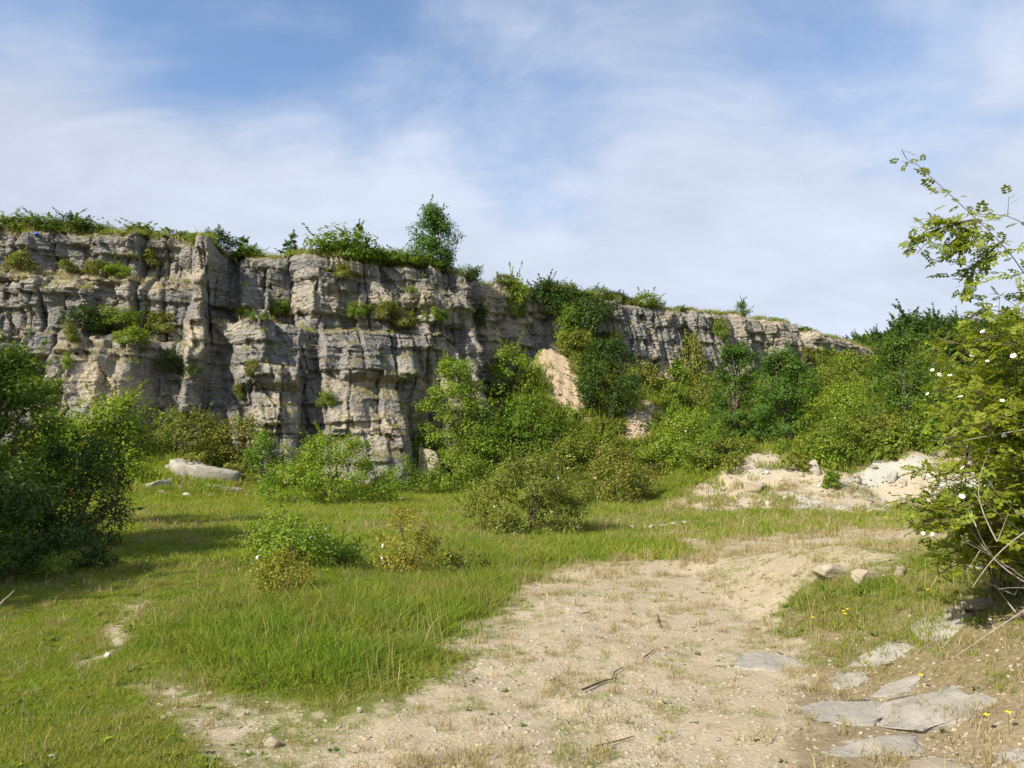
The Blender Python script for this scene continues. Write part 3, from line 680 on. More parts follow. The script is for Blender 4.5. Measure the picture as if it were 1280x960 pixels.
# ---- left edge: dark trees and the sapling
plant('broadleaf_tree', 'dense dark green tree standing in shade at the grass edge, sunlit only at its tip', 'tree', -6, 735, 414, 165, 'leaf_mid', 'oval', seed=1, zc=0.4, leaf=0.075, ncl=130, pos=(-9.3, 13.9, 0), trunk=0.08, cap=34000, dens=1.2)
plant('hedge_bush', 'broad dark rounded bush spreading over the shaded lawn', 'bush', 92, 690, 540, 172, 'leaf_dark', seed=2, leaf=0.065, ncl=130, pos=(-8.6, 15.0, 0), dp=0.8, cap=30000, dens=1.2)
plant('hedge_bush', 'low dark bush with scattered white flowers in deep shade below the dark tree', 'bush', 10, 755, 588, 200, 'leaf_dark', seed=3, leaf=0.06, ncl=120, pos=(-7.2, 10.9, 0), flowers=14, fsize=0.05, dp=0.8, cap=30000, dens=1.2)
plant('sapling', 'thin airy light green sapling rising behind the dark rounded bush', 'sapling', 150, 660, 478, 118, 'leaf_bright', 'tree', seed=4, leaf=0.085, ncl=46, dens=0.6, pos=(-9.9, 19.4, 0), spray=0.9, rcf=0.17, zc=0.6, trunk=0.035)
plant('sapling', 'pale green leggy sapling beside the slab boulders', 'sapling', 75, 650, 498, 110, 'leaf_bright', 'tree', seed=5, leaf=0.085, ncl=34, dens=0.55, pos=(-11.9, 20.2, 0), spray=0.9, rcf=0.2, zc=0.55, trunk=0.03)
plant('shrub', 'small dark shrub alone in the shaded grass', 'shrub', 120, 715, 680, 55, 'leaf_dark', seed=6, leaf=0.05, ncl=26, dens=0.8)
# trees just beyond the left edge whose shade falls across the lawn
for i, (x, y, hh, ww) in enumerate([(-13.6, 1.6, 8.4, 5.0), (-13.2, 4.8, 8.8, 5.0), (-13.0, 8.2, 8.6, 4.8), (-14.8, 11.0, 8.8, 5.0), (-15.6, 6.5, 9.4, 5.0), (-12.7, 10.4, 7.6, 4.4), (-12.3, 13.0, 6.6, 3.8)]):
    plant('broadleaf_tree', 'leafy tree in the row just beyond the dark bushes', 'tree', 0, 0, 0, 0, 'leaf_mid', 'tree', 'row of trees beyond the dark bushes', 20+i, pos=(x, y, gz(x, y)), hm=hh, wm=ww, leaf=0.18, ncl=80, dens=1.2, cap=20000, zc=0.45, trunk=0.09)

# ---- foot of the face, left to right
B = [
 ('shrub', 'olive green brushy shrub behind the slab boulders', 238, 566, 508, 84, 'leaf_olive', dict(pos=(float((238-640)/F*37.8), 37.6, gz((238-640)/F*37.8, 37.6)))),
 ('shrub', 'dull olive shrub at the cliff foot between the slab boulders and the pale jointed buttress', 304, 578, 516, 60, 'leaf_olive', dict(pos=(float((304-640)/F*37.8), 37.4, gz((304-640)/F*37.8, 37.4)))),
 ('shrub', 'rounded bright green shrub left of the big leafy bush at the buttress foot', 333, 605, 535, 62, 'leaf_mid', {}),
 ('bush', 'big leafy mid green bush on the meadow in front of the buttress foot', 418, 634, 540, 142, 'leaf_bright', dict(dens=1.4, cap=26000, ncl=120)),
 ('shrub', 'low green shrub hugging the meadow edge, right of the big leafy bush', 505, 618, 575, 70, 'leaf_mid', {}),
 ('shrub', 'dense green shrub below the pale fluted rock at the cliff corner', 572, 620, 556, 76, 'leaf_mid', {}),
 ('bush', 'bright green bush climbing the rock corner', 566, 530, 440, 100, 'leaf_bright', dict(dens=1.2)),
 ('bush', 'compact bright green bush tucked against the gully wall', 640, 505, 432, 62, 'leaf_bright', {}),
 ('bush', 'leafy green bush on the slope below the gully', 660, 580, 492, 110, 'leaf_mid', dict(dens=1.2)),
 ('bush', 'dark green bush filling the gap under the bright corner bush', 600, 565, 492, 80, 'leaf_mid', {}),
 ('shrub', 'green shrub with bare twigs at the cliff base hedge', 610, 612, 548, 70, 'leaf_mid', {}),
 ('shrub', 'mid green shrub under the tan earth scar', 735, 584, 534, 70, 'leaf_mid', {}),
 ('bush', 'dark bushy rose with a shadowed hollow on its right side', 770, 632, 556, 95, 'leaf_olive', dict(flowers=14, dens=1.2, cap=24000)),
 ('rose_bush', 'wide flowering wild rose bush speckled white on the meadow', 662, 668, 566, 170, 'leaf_olive', dict(flowers=60, dens=1.3, leaf=0.06, fsize=0.05, cap=34000, ncl=130)),
 ('rose_bush', 'yellowish green rose bush on the slope beside the dark bushy rose', 722, 600, 548, 85, 'leaf_olive', dict(flowers=30)),
 ('bush', 'light yellow green bush with pale flowers below the far face', 862, 578, 512, 92, 'leaf_bright', dict(flowers=40)),
 ('shrub', 'light green shrub between the earth scar and the twin tree', 822, 592, 556, 70, 'leaf_bright', dict(flowers=20)),
 ('bush', 'large dark hanging bush draped over the slope beside the tan scar', 760, 520, 420, 84, 'leaf_dark', dict(dens=1.2)),
 ('shrub', 'narrow vivid green shrub standing below the far face', 847, 490, 450, 26, 'leaf_bright', dict(form='tree')),
 ('shrub', 'olive brush on the slope right of the hanging bush', 806, 488, 455, 56, 'leaf_olive', {}),
 ('shrub', 'low olive brush at the foot of the far face', 880, 510, 468, 52, 'leaf_olive', {}),
 ('shrub', 'dark low shrub on the talus left of the vivid narrow shrub', 842, 512, 482, 40, 'leaf_mid', {}),
 ('shrub', 'grassy green shrub on the bank left of the twin tree', 885, 590, 545, 80, 'leaf_mid', {}),
 ('broadleaf_tree', 'left crown of the twin leafy tree on the rubbly bank', 924, 566, 420, 84, 'leaf_blue', dict(form='oval', dens=1.3, zc=0.4, leaf=0.10, cap=24000, spray=0.3)),
 ('broadleaf_tree', 'right crown of the twin leafy tree on the rubbly bank', 986, 562, 430, 90, 'leaf_blue', dict(form='oval', dens=1.3, zc=0.4, leaf=0.10, cap=24000, spray=0.3)),
 ('bush', 'dark bush with bare stems at the right of the twin tree', 1045, 580, 512, 72, 'leaf_mid', dict(flowers=10)),
 ('bush', 'spreading yellow green bush behind the bank', 1050, 545, 476, 96, 'leaf_bright', dict(pos=None)),
 ('broadleaf_tree', 'tall dense green tree behind the bank at the wood edge', 1132, 540, 414, 96, 'leaf_blue', dict(form='oval', dens=1.2, zc=0.4)),
 ('bush', 'rounded green bush between the bank and the tall dense tree', 1092, 540, 472, 60, 'leaf_bright', {}),
 ('shrub', 'low shrub at the foot of the tall dense tree', 1110, 542, 515, 60, 'leaf_mid', {}),
 ('bush', 'leafy green bush beside the tall dense tree, behind the flowering rose', 1195, 550, 468, 90, 'leaf_mid', dict(form='oval')),
 ('bush', 'leafy bush beyond the flowering rose near the wood', 1262, 552, 455, 90, 'leaf_mid', dict(form='oval')),
]
for i, (nm, lb, px, b, tp, ww, lm, kw) in enumerate(B):
    plant(nm, lb, nm.replace('_', ' ').replace('broadleaf ', ''), px, b, tp, ww, lm, seed=40+i, **kw)

# ---- meadow roses and shrubs
plant('rose_bush', 'low bright green rose bush with white flowers in long grass', 'rose bush', 362, 716, 640, 118, 'leaf_bright', seed=80, flowers=34, leaf=0.05, dens=1.1, fsize=0.045, spray=0.9, ncl=60)
plant('shrub', 'dark green low shrub adjoining the white-flowered rose in long grass', 'shrub', 425, 716, 676, 66, 'leaf_mid', seed=81, leaf=0.045, ncl=34)
plant('shrub', 'yellow-green spiny shrub below the white-flowered rose', 'shrub', 348, 748, 690, 78, 'leaf_yellow', seed=82, leaf=0.035, ncl=40, dens=0.7, spray=0.9, flowers=4, fsize=0.05)
plant('rose_bush', 'upright yellowish wild rose with cream flowers in long grass', 'rose bush', 508, 718, 628, 66, 'leaf_yellow', seed=83, leaf=0.04, ncl=44, dens=0.75, flowers=18, spray=1.0, fsize=0.045)
plant('shrub', 'low sprawling yellowish shrub right of the upright rose', 'shrub', 575, 722, 690, 88, 'leaf_olive', seed=84, leaf=0.04, ncl=34, dens=0.9)
plant('shrub', 'bright green flowering weed clump near the big leafy bush', 'shrub', 338, 632, 597, 40, 'leaf_bright', seed=85, leaf=0.06, ncl=26, dens=0.7, flowers=8)
plant('shrub', 'small leafy weed beside the bedrock ledges', 'shrub', 1040, 610, 590, 20, 'leaf_mid', seed=86, ncl=26)

# ---- shrubs on the face and its rim: nearest cliff vertex to a pixel
def cliff_pt(px, py):
    d = (cpx_-px)**2+(cpy_-py)**2
    c = np.where(d < 25)[0]
    if len(c) == 0: return cvf[d.argmin()]
    return cvf[c[np.argmin(cvf[c, 1])]]
def rim_pt(px, bk=0.5):
    u = px2u(px); i = min(int(u/ds), nU-1); t = cv[i, -1]
    j = np.searchsorted(back, bk); pj = np.argmin(np.abs(pi-i))
    return pv.reshape(len(pi), nb, 3)[pj, min(j, nb-1)]
protos = {}
def proto(kind):
    if kind in protos: return protos[kind]
    rng = np.random.RandomState(300+len(protos))
    form, lm, w_, h_, ncl, per, sp, zc_ = kind
    V, Q, C, LP, LN = crown(rng, w_, w_*0.9, h_, zc_, ncl, int(per*1.35), 0.14, 0.4, sp, form, 0.24)
    v, q = limbs(rng, C, h_, 0.03, 10, multi=(form != 'tree'))
    protos[kind] = (quads('crown', V, Q, M[lm]), quads('stem', v, q, M['bark'], True), w_, h_); return protos[kind]
kinds = {
 'round_mid': ('dome', 'leaf_mid', 2.4, 1.8, 34, 75, 0.6, 0.4), 'round_olive': ('dome', 'leaf_olive', 2.4, 1.5, 32, 70, 0.6, 0.4),
 'airy': ('tree', 'leaf_mid', 1.6, 2.0, 22, 34, 1.0, 0.5), 'low': ('dome', 'leaf_mid', 3.0, 1.1, 36, 60, 0.5, 0.35), 'spindly': ('tree', 'leaf_blue', 0.9, 2.2, 16, 30, 1.0, 0.45),
 'bright': ('dome', 'leaf_bright', 2.2, 1.7, 32, 70, 0.6, 0.4), 'dark': ('dome', 'leaf_dark', 2.4, 1.9, 36, 75, 0.6, 0.4)}
rp = random.Random(4)
LOOK = {'round_mid': 'rounded mid green shrub', 'round_olive': 'rounded olive shrub', 'airy': 'thin airy green shrub', 'low': 'low flat green shrub', 'spindly': 'spindly upright shrub', 'bright': 'bright green shrub', 'dark': 'dark green shrub'}
def zone(px, names):
    for lim, n_ in names:
        if px < lim: return n_
    return names[-1][1]
RIMZ = [(110, 'on the rim above the debris slope, by the blue bag'), (240, 'on the rim between the blue bag and the tall rock pillar'), (300, 'on the rim just right of the tall rock pillar'), (400, 'on the rim between the rock pillar and the widest bush'), (520, 'on the rim next to the widest bush'), (625, 'at the foot of the lone rim tree'), (780, 'on the rim at the gully head'), (930, 'on the rim above the far grey face'), (2000, 'on the rim beyond the far grey face')]
LEDZ = [(75, 'on a low ledge behind the dark tree'), (232, 'on the ledge above the pale rounded buttress'), (300, 'on the wall beside the tall rock pillar'), (330, 'on the left edge of the jointed buttress'), (420, 'above the jointed buttress'), (620, 'on the long ledge below the lone rim tree'), (2000, 'clinging to the far grey face')]
GULZ = [(690, 'in the gully right of the lone rim tree'), (780, 'spilling down beside the tan earth scar'), (1040, 'on the slope at the end of the far face'), (2000, 'below the last rock outcrop')]
def small(kind, p, wpx, hpx, label, group, cat='shrub'):
    cm, sm, w_, h_ = proto(kinds[kind])
    dep = p[1]*cP+(p[2]-CAMZ)*sP
    sx = wpx*dep/F/w_; sz = hpx*dep/F/h_
    t = thing('shrub', label, cat, (p[0], p[1], p[2]-0.1*sz), group, rp.uniform(0, 6.28), (sx, sx, sz))
    add('crown', cm, t); add('stem', sm, t); return t
# rim, left to right: px, width, height, kind
g1 = 'shrubs along the cliff rim'
for px, ww, hh, kd, bk, lb in [
  (-40, 70, 32, 'round_mid', .8, 0), (12, 52, 32, 'round_mid', .8, 0), (38, 44, 34, 'dark', .8, 0), (62, 42, 28, 'round_mid', .8, 0), (95, 34, 22, 'round_mid', 1, 0), (138, 44, 26, 'airy', 1.2, 0), (128, 30, 18, 'low', 1.2, 0),
  (176, 32, 20, 'airy', 1.2, 0), (208, 26, 24, 'airy', 1, 0), (226, 20, 20, 'spindly', 1, 0), (262, 34, 30, 'dark', .4, 0), (281, 26, 16, 'low', .8, 0), (303, 22, 30, 'spindly', .5, 0), (314, 34, 24, 'round_mid', .3, 0), (345, 26, 16, 'low', 1.5, 0),
  (374, 16, 36, 'spindly', 1.4, 0), (362, 18, 24, 'spindly', 1.4, 0), (390, 24, 18, 'low', 1.2, 0), (485, 50, 26, 'round_mid', .3, 0), (455, 18, 54, 'spindly', 1, 0), (530, 40, 28, 'round_mid', .3, 0), (586, 26, 20, 'dark', .2, 0), (612, 30, 12, 'low', 1, 0),
  (560, 40, 16, 'low', .2, 0), (755, 24, 18, 'low', .5, 0), (725, 36, 24, 'dark', .8, 0), (768, 34, 22, 'round_mid', .6, 0), (792, 26, 20, 'dark', .4, 0), (802, 24, 18, 'dark', .3, 0), (832, 36, 24, 'bright', .6, 0), (852, 40, 14, 'low', .8, 0), (880, 36, 10, 'low', 1, 0), (912, 30, 8, 'low', 1, 0),
  (110, 40, 14, 'low', .8, 0), (155, 44, 14, 'low', .8, 0), (192, 40, 12, 'low', .8, 0), (240, 34, 14, 'low', .7, 0), (330, 34, 13, 'low', .7, 0), (505, 46, 30, 'round_mid', .4, 0), (515, 40, 18, 'low', .2, 0), (620, 30, 16, 'round_olive', .5, 0), (700, 34, 16, 'low', .5, 0), (740, 34, 14, 'low', .5, 0), (815, 34, 12, 'low', .5, 0), (940, 34, 8, 'low', .8, 0), (985, 34, 8, 'low', .8, 0), (1010, 40, 12, 'low', 1.5, 0), (1040, 46, 16, 'low', 2.4, 0), (1075, 44, 16, 'round_mid', 3.5, 0)]:
    small(kd, rim_pt(px, bk), ww*1.2, hh*(1.0 if kd == 'spindly' else 0.78), LOOK[kd]+' '+zone(px, RIMZ), g1)
small('round_mid', rim_pt(432, .25), 92, 42, 'widest leafy bush on the quarry rim', None, 'bush')
small('round_mid', rim_pt(638, .6), 36, 24, 'bushy shrub crowning the gully head right of the rim tree', None)
plant('broadleaf_tree', 'compact dark green tree standing alone on the quarry rim', 'tree', 562, 330, 253, 60, 'leaf_blue', 'oval', seed=120, pos=rim_pt(566, .3), dens=1.8, zc=0.38, leaf=0.13, spray=0.15, ncl=95, shell=0.2, rcf=0.19, cap=24000)
plant('sapling', 'tiny lone sapling on the far right rim against the sky', 'sapling', 963, 396, 375, 20, 'leaf_blue', 'tree', seed=121, pos=rim_pt(962, .8), dens=0.8, zc=0.45, leaf=0.13)
# ledges of the face
g2 = 'shrubs growing on ledges of the quarry face'
for px, py, ww, hh, kd in [(105, 408, 48, 26, 'dark'), (145, 408, 52, 26, 'round_mid'), (165, 424, 46, 20, 'bright'), (205, 412, 42, 26, 'round_olive'), (215, 460, 34, 26, 'dark'), (243, 468, 22, 16, 'dark'), (92, 425, 22, 20, 'round_olive'), (82, 455, 14, 20, 'bright'),
   (350, 396, 34, 24, 'round_mid'), (322, 395, 26, 12, 'low'), (305, 392, 18, 14, 'bright'), (450, 392, 36, 22, 'round_mid'), (480, 396, 34, 20, 'round_olive'), (505, 408, 40, 22, 'round_olive'), (540, 402, 40, 16, 'low'), (405, 505, 24, 22, 'round_mid'),
   (300, 495, 22, 22, 'round_olive'), (152, 342, 40, 18, 'bright'), (120, 338, 40, 16, 'round_olive'), (190, 330, 36, 22, 'round_olive'), (25, 335, 44, 24, 'round_olive'), (85, 335, 30, 14, 'round_olive'), (312, 470, 18, 20, 'round_olive'), (30, 470, 40, 30, 'dark'), (60, 500, 46, 34, 'round_mid'),
   (425, 350, 24, 18, 'round_olive'), (515, 362, 18, 10, 'low'), (868, 470, 40, 56, 'round_olive'), (905, 420, 24, 28, 'round_mid'), (560, 450, 24, 12, 'low'), (600, 400, 18, 26, 'dark')]:
    small(kd, cliff_pt(px, py), ww, hh, LOOK[kd]+' '+(zone(px, LEDZ) if py > 360 or px > 232 else 'on the debris slope under the left rim'), g2)
# gully thicket right of the rim tree
g3 = 'bushes of the gully thicket'
for px, py, ww, hh, kd in [(648, 395, 34, 50, 'bright'), (652, 372, 30, 30, 'bright'), (680, 388, 50, 40, 'dark'), (665, 350, 44, 30, 'round_mid'), (700, 372, 40, 30, 'round_mid'), (715, 402, 44, 32, 'round_mid'), (735, 418, 52, 44, 'dark'), (708, 432, 40, 34, 'bright'),
   (720, 445, 50, 30, 'round_olive'), (690, 360, 36, 22, 'dark'), (745, 400, 40, 30, 'dark'), (630, 350, 26, 18, 'round_olive'), (760, 440, 44, 26, 'round_olive'), (1015, 448, 22, 16, 'round_olive'), (1030, 462, 28, 16, 'round_olive'), (1075, 470, 34, 16, 'low')]:
    a = gp(px, py); c = cliff_pt(px, py)
    ca, cb = proj(c[0], c[1], c[2]); p = c if (abs(ca-px) < 6 and abs(cb-py) < 6 and c[1] < a[1]) else a
    small(kd, p, ww*1.05, hh*(0.7 if py < 376 else 1.0), LOOK[kd].replace('shrub', 'bush')+' '+zone(px, GULZ), g3, 'bush')

# ------------------------------------------------------------------ rocks
def ico(sub):
    if sub not in ico_cache:
        bm = bmesh.new(); bmesh.ops.create_icosphere(bm, subdivisions=sub, radius=1.0)
        v = np.array([x.co for x in bm.verts]); f = np.array([[x.index for x in p.verts] for p in bm.faces]); bm.free(); ico_cache[sub] = (v, f)
    return ico_cache[sub]
def rock_mesh(rng, sx, sy, sz, m, sub=3, cuts=9, rough=0.06, name='rock'):
    v, f = ico(sub); v = v.copy()
    for _ in range(cuts):
        n = unit(rng, 1)[0]; n[2] *= 0.8; n /= np.linalg.norm(n); c = rng.uniform(0.34, 0.66)
        dd = v@n; v -= np.maximum(0, dd-c)[:, None]*n
    s = rng.randint(1000)
    v *= (1+rough*fbm(v[:, 0]*2.2+v[:, 2]*3, v[:, 1]*2.2-v[:, 2]*2, 3, s)*2)[:, None]
    v[:, 2] += 0.10*np.round(v[:, 2]*3.2)/3.2       # hint of bedding steps
    v /= np.abs(v).max(0); v *= np.array([sx, sy, sz])/2
    return mesh_np(name, v, f, np.full(len(f), 3), m)
def slab_mesh(rng, sx, sy, sz, m, name='rock'):
    """low bedrock outcrop: angular broken outline, several nearly flat top facets"""
    v, f = ico(4); v = v.copy()
    for _ in range(11):
        a = rng.uniform(0, 6.283); n = np.array([math.cos(a), math.sin(a), rng.uniform(-0.1, 0.25)]); n /= np.linalg.norm(n); c = rng.uniform(0.42, 0.82)
        v -= np.maximum(0, v@n-c)[:, None]*n
    for _ in range(6):
        n = np.array([rng.normal()*0.13, rng.normal()*0.13, 1.0]); n /= np.linalg.norm(n); v -= np.maximum(0, v@n-rng.uniform(0.26, 0.40))[:, None]*n
    s = rng.randint(1000); ca, sa = math.cos(rng.uniform(-.6, .6)), math.sin(rng.uniform(-.6, .6))
    u = v[:, 0]*ca+v[:, 1]*sa; w_ = -v[:, 0]*sa+v[:, 1]*ca; up = v[:, 2] > 0.05
    k_ = np.floor(w_*3.3+0.5*fbm(u*1.5, w_*1.5, 3, s)); j_ = np.floor(u*1.7+0.5*hsh(k_+50, np.full(k_.shape, s))+0.3*fbm(u*2, w_*2, 2, s+1))
    v[:, 2] += up*(0.10*(hsh(k_+50, j_+50, np.full(k_.shape, s))-0.5)-0.10*np.abs(fbm(u*3.0, w_*6.0, 4, s+2, 0.7)))
    edge = np.hypot(v[:, 0], v[:, 1]); v[:, :2] *= (1+0.10*fbm(v[:, 0]*4, v[:, 1]*4, 4, s+3, 0.7))[:, None]
    v[:, :2] /= np.abs(v[:, :2]).max(0); v *= np.array([sx/2, sy/2, sz])
    return mesh_np(name, v, f, np.full(len(f), 3), m)
def slab(label, px, py, wpx, hm, m='stone', dp=0.8, seed=0, rz=0.0, lift=0.0):
    rng = np.random.RandomState(700+seed); p = gp(px, py); dep = p[1]*cP+(p[2]-CAMZ)*sP; wd = wpx*dep/F
    o = add('rock', slab_mesh(rng, wd, wd*dp, hm, M[m])); e = wd*0.4; sx_ = (gz(p[0]+e, p[1])-gz(p[0]-e, p[1]))/(2*e); sy_ = (gz(p[0], p[1]+e)-gz(p[0], p[1]-e))/(2*e)
    qn = Vector((0, 0, 1)).rotation_difference(Vector((-sx_, -sy_, 1))).to_matrix().to_4x4()
    zc_ = np.mean([gz(p[0]+a, p[1]+b) for a, b in ((0, 0), (e, 0), (-e, 0), (0, e*dp), (0, -e*dp))])
    o.matrix_world = Matrix.Translation((p[0], p[1], zc_-hm*0.30+0.018+lift)) @ qn @ Matrix.Rotation(rz, 4, 'Z')
    return tag(o, label, 'rock')
def rock(label, px, py, wpx, hm, m='stone', dp=0.8, seed=0, sink=0.35, name='rock', cat='rock', group=None, rz=None, tilt=0.0, sub=3, cuts=9, lift=0):
    rng = np.random.RandomState(500+seed); p = gp(px, py); p = in_front(px, py, wpx, p) if p[1] > 30 and px < 600 else p; dep = p[1]*cP+(p[2]-CAMZ)*sP
    wd = wpx*dep/F
    o = add(name, rock_mesh(rng, wd, wd*dp, hm, M[m], sub, cuts))
    o.location = (p[0], p[1], p[2]+hm*(0.5-sink)+lift); o.rotation_euler = (rng.uniform(-.06, .06)+tilt, rng.uniform(-.06, .06), rng.uniform(-0.5, 0.5) if rz is None else rz)
    return tag(o, label, cat, group)
slab('flat grey limestone slab lying alone in the gravel path', 955, 826, 100, 0.16, 'stone', 1.1, 1)
slab('long narrow grey bedrock ledge bordering the right grass patch', 1105, 820, 150, 0.15, 'stone', 0.55, 2, 0.8)
slab('stepped grey bedrock ledge running up under the bent tan stone', 1172, 785, 140, 0.15, 'stone', 0.6, 22, 0.9)
rock('bent tan stone lying on the end of the stepped bedrock ledge', 1228, 760, 66, 0.10, 'stone_warm', 0.35, 3, 0.2, rz=0.3)
rock('rounded buff stone beside the bent tan stone', 1204, 765, 26, 0.13, 'stone_warm', 0.8, 4, 0.25)
slab('grey weathered bedrock slab bordering the bare gravel', 1045, 893, 190, 0.17, 'stone', 0.62, 5, 0.35)
slab('dark pitted bedrock slab with moss around it', 1160, 890, 185, 0.19, 'stone', 0.75, 6, 0.35)
slab('wide pale bedrock slab in front of the dark pitted slab', 1090, 938, 200, 0.18, 'stone', 0.6, 7, 0.15)
slab('buff bedrock slab cropping out below the wide pale slab', 1165, 972, 190, 0.18, 'stone_warm', 0.6, 8, 0.1)
slab('rough thick grey rock at the mossy corner', 1285, 955, 120, 0.34, 'stone', 0.8, 9, 0.2)
slab('small sunken slab between the bedrock slabs and the long ledge', 1062, 850, 80, 0.14, 'stone', 0.6, 10, 0.3)
slab('thin buried slab breaking the brown moss behind the dark pitted slab', 1125, 862, 90, 0.14, 'stone', 0.5, 11, 0.4)
rock('pale dusty stone half sunk in the path among dry tufts', 716, 765, 42, 0.12, 'stone_warm', 0.7, 11, 0.55)
rock('broken buff rock with a dark hollow beside the right grass patch', 1044, 722, 56, 0.24, 'stone_warm', 0.6, 12, 0.42, cuts=16, sub=4)
rock('squat buff rock adjoining the broken rock with the hollow', 1086, 722, 48, 0.22, 'stone_warm', 0.6, 13, 0.42, cuts=16, sub=4)
rock('small upright buff stone right of the broken rocks', 1126, 720, 18, 0.18, 'stone_warm', 0.8, 14, 0.3)
rock('lone tan stone left of the broken rocks', 996, 720, 14, 0.14, 'stone_warm', 0.8, 15, 0.3)
rock('clean white boulder under the flowering rose', 1226, 712, 26, 0.20, 'stone_white', 0.8, 16, 0.25)
rock('grey angular boulder on the rubbly bank below the twin tree', 940, 614, 32, 0.6, 'stone_warm', 0.8, 17, 0.42, cuts=14)
rock('upright grey stump-shaped rock at the crest of the rubbly bank', 1018, 592, 18, 0.7, 'stone', 0.6, 18, 0.25)
rock('small grey rock beside the pale mint deposit on the bank', 1116, 600, 22, 0.5, 'stone', 0.7, 19, 0.35)
slab('large flat-topped slab boulder at the left cliff foot', 252, 598, 100, 2.0, 'stone', 0.7, 20, 0.15, lift=0.75)
rock('pale boulder leaning left of the large slab boulder', 194, 612, 44, 0.6, 'stone', 0.8, 21, 0.3)
rock('small pale boulder above the large slab boulder', 212, 590, 26, 0.5, 'stone', 0.8, 22, 0.3)
slab('thin flat slab in front of the large slab boulder', 278, 610, 66, 0.8, 'stone', 0.6, 23, 0.3, lift=0.16)
rock('white boulder by the pale sapling', 146, 575, 20, 0.5, 'stone_white', 0.8, 24, 0.3)
rock('pale fluted rock standing at the cliff corner foot', 537, 585, 40, 2.5, 'stone_warm', 0.8, 25, 0.12, cuts=12)
rock('small pale stone bedded in the worn grass edge', 338, 935, 30, 0.10, 'stone_warm', 0.8, 26, 0.45, name='stone', cat='stone')
rock('flat pale stone in the short lawn', 62, 952, 20, 0.05, 'stone', 0.6, 27, 0.4, name='stone', cat='stone')
rock('white stone on the worn wheel track', 132, 822, 10, 0.07, 'stone_white', 0.8, 28, 0.35, name='stone', cat='stone')
rock('pale round stone lying in the bare gravel beside the thin twig', 760, 938, 18, 0.06, 'stone_warm', 0.8, 29, 0.4, name='stone', cat='stone')
rq = random.Random(3)
g = 'fallen stones round the slab boulder'
for i, (px, py, ww) in enumerate([(205, 618, 16), (225, 612, 12), (232, 622, 18), (262, 622, 14), (296, 616, 16), (310, 622, 10), (215, 604, 14), (318, 612, 12)]):
    rock('pale fallen stone in the loose scatter round the slab boulder', px, py, ww, 0.3, ['stone', 'stone_warm', 'stone_white'][i % 3], 0.8, 240+i, 0.35, 'stone', 'stone', g, sub=2, cuts=12)
g = 'white stones in a line at the meadow edge'
for i, (px, py, ww) in enumerate([(790, 661, 8), (815, 661, 12), (828, 659, 12), (842, 658, 9), (855, 656, 11), (872, 655, 10), (890, 655, 8), (806, 662, 8)]):
    rock('small white stone in the short line at the meadow edge', px, py, ww, 0.16, 'stone_white', 0.9, 40+i, 0.3, 'stone', 'stone', g, sub=2)
g = 'stones strewn over the rubbly bank'
for i in range(48):
    px = rq.uniform(800, 1180); py = rq.uniform(585, 640)
    if seg_sd(np.array([px]), np.array([py]), SCREE)[0] < 2: continue
    rock('loose pale stone strewn on the rubbly bank', px, py, rq.uniform(4, 11), rq.uniform(0.10, 0.26), rq.choice(['stone', 'stone_warm', 'stone_warm', 'stone_white']), 0.8, 60+i, 0.35, 'stone', 'stone', g, sub=2, cuts=6)
g = 'stones lying along the gravel path'
for i in range(60):
    px = rq.uniform(420, 1240); py = rq.uniform(700, 950)
    if seg_sd(np.array([px]), np.array([py]), PATH)[0] < 6: continue
    s_px = rq.uniform(4, 11)*(0.6+0.6*(py-680)/270)
    dm = 1.65/(py-578)
    rock('small pale stone lying loose on the gravel path', px, py, s_px, s_px*dm*rq.uniform(0.4, 0.65), rq.choice(['stone_warm', 'stone_warm', 'stone']), 0.8, 140+i, 0.4, 'stone', 'stone', g, sub=2, cuts=6)

# sticks on the path
def stick(label, pxs, rad, m='stick', up=0.012, name='stick', cat='stick'):
    pts = []
    for (a, b) in pxs: p = gp(a, b); pts.append([p[0], p[1], p[2]+rad+up])
    pts = np.array(pts); base = pts[0].copy(); v, q = tubes([(pts-base, np.linspace(rad, rad*0.45, len(pts)))], 6)
    o = add(name, quads(name, v, q, M[m], True)); o.location = base; return tag(o, label, cat)
stick('dark forked stick lying on the gravel path', [(728, 866), (745, 860), (756, 855), (766, 852), (768, 845), (778, 838)], 0.008)
stick('thin dark twig beside the pale round stone', [(745, 940), (762, 934), (778, 930), (792, 928)], 0.006)
stick('short crooked twig on the path near the meadow grass', [(822, 772), (823, 780), (826, 786)], 0.010)
stick('short dark twig in the middle of the gravel', [(806, 824), (812, 820), (818, 816)], 0.007)
p0 = pt_at_y(-12, 768, 8.2); p1 = pt_at_y(18, 738, 8.5)
pts = np.linspace(p0, p1, 5); pts[2] += [0.01, 0, 0.02]; pts = np.concatenate([[[p0[0]-0.25, p0[1], gz(p0[0]-0.25, p0[1])-0.03]], pts])
v, q = tubes([(pts-pts[0], np.linspace(0.014, 0.005, 6))], 5); o = add('stick', quads('stick', v, q, M['deadwood'], True)); o.location = pts[0]
tag(o, 'pale dead stalk leaning up out of the shaded grass', 'stick')
# blue bundle on the rim
p = cliff_pt(45, 291); rngb = np.random.RandomState(9)
o = add('bag', rock_mesh(rngb, 0.34, 0.3, 0.30, M['blue'], 3, 7, 0.12, 'bag')); o.location = (p[0], p[1]-0.05, p[2]+0.1); tag(o, 'small bright blue bag lying at the cliff rim', 'bag')

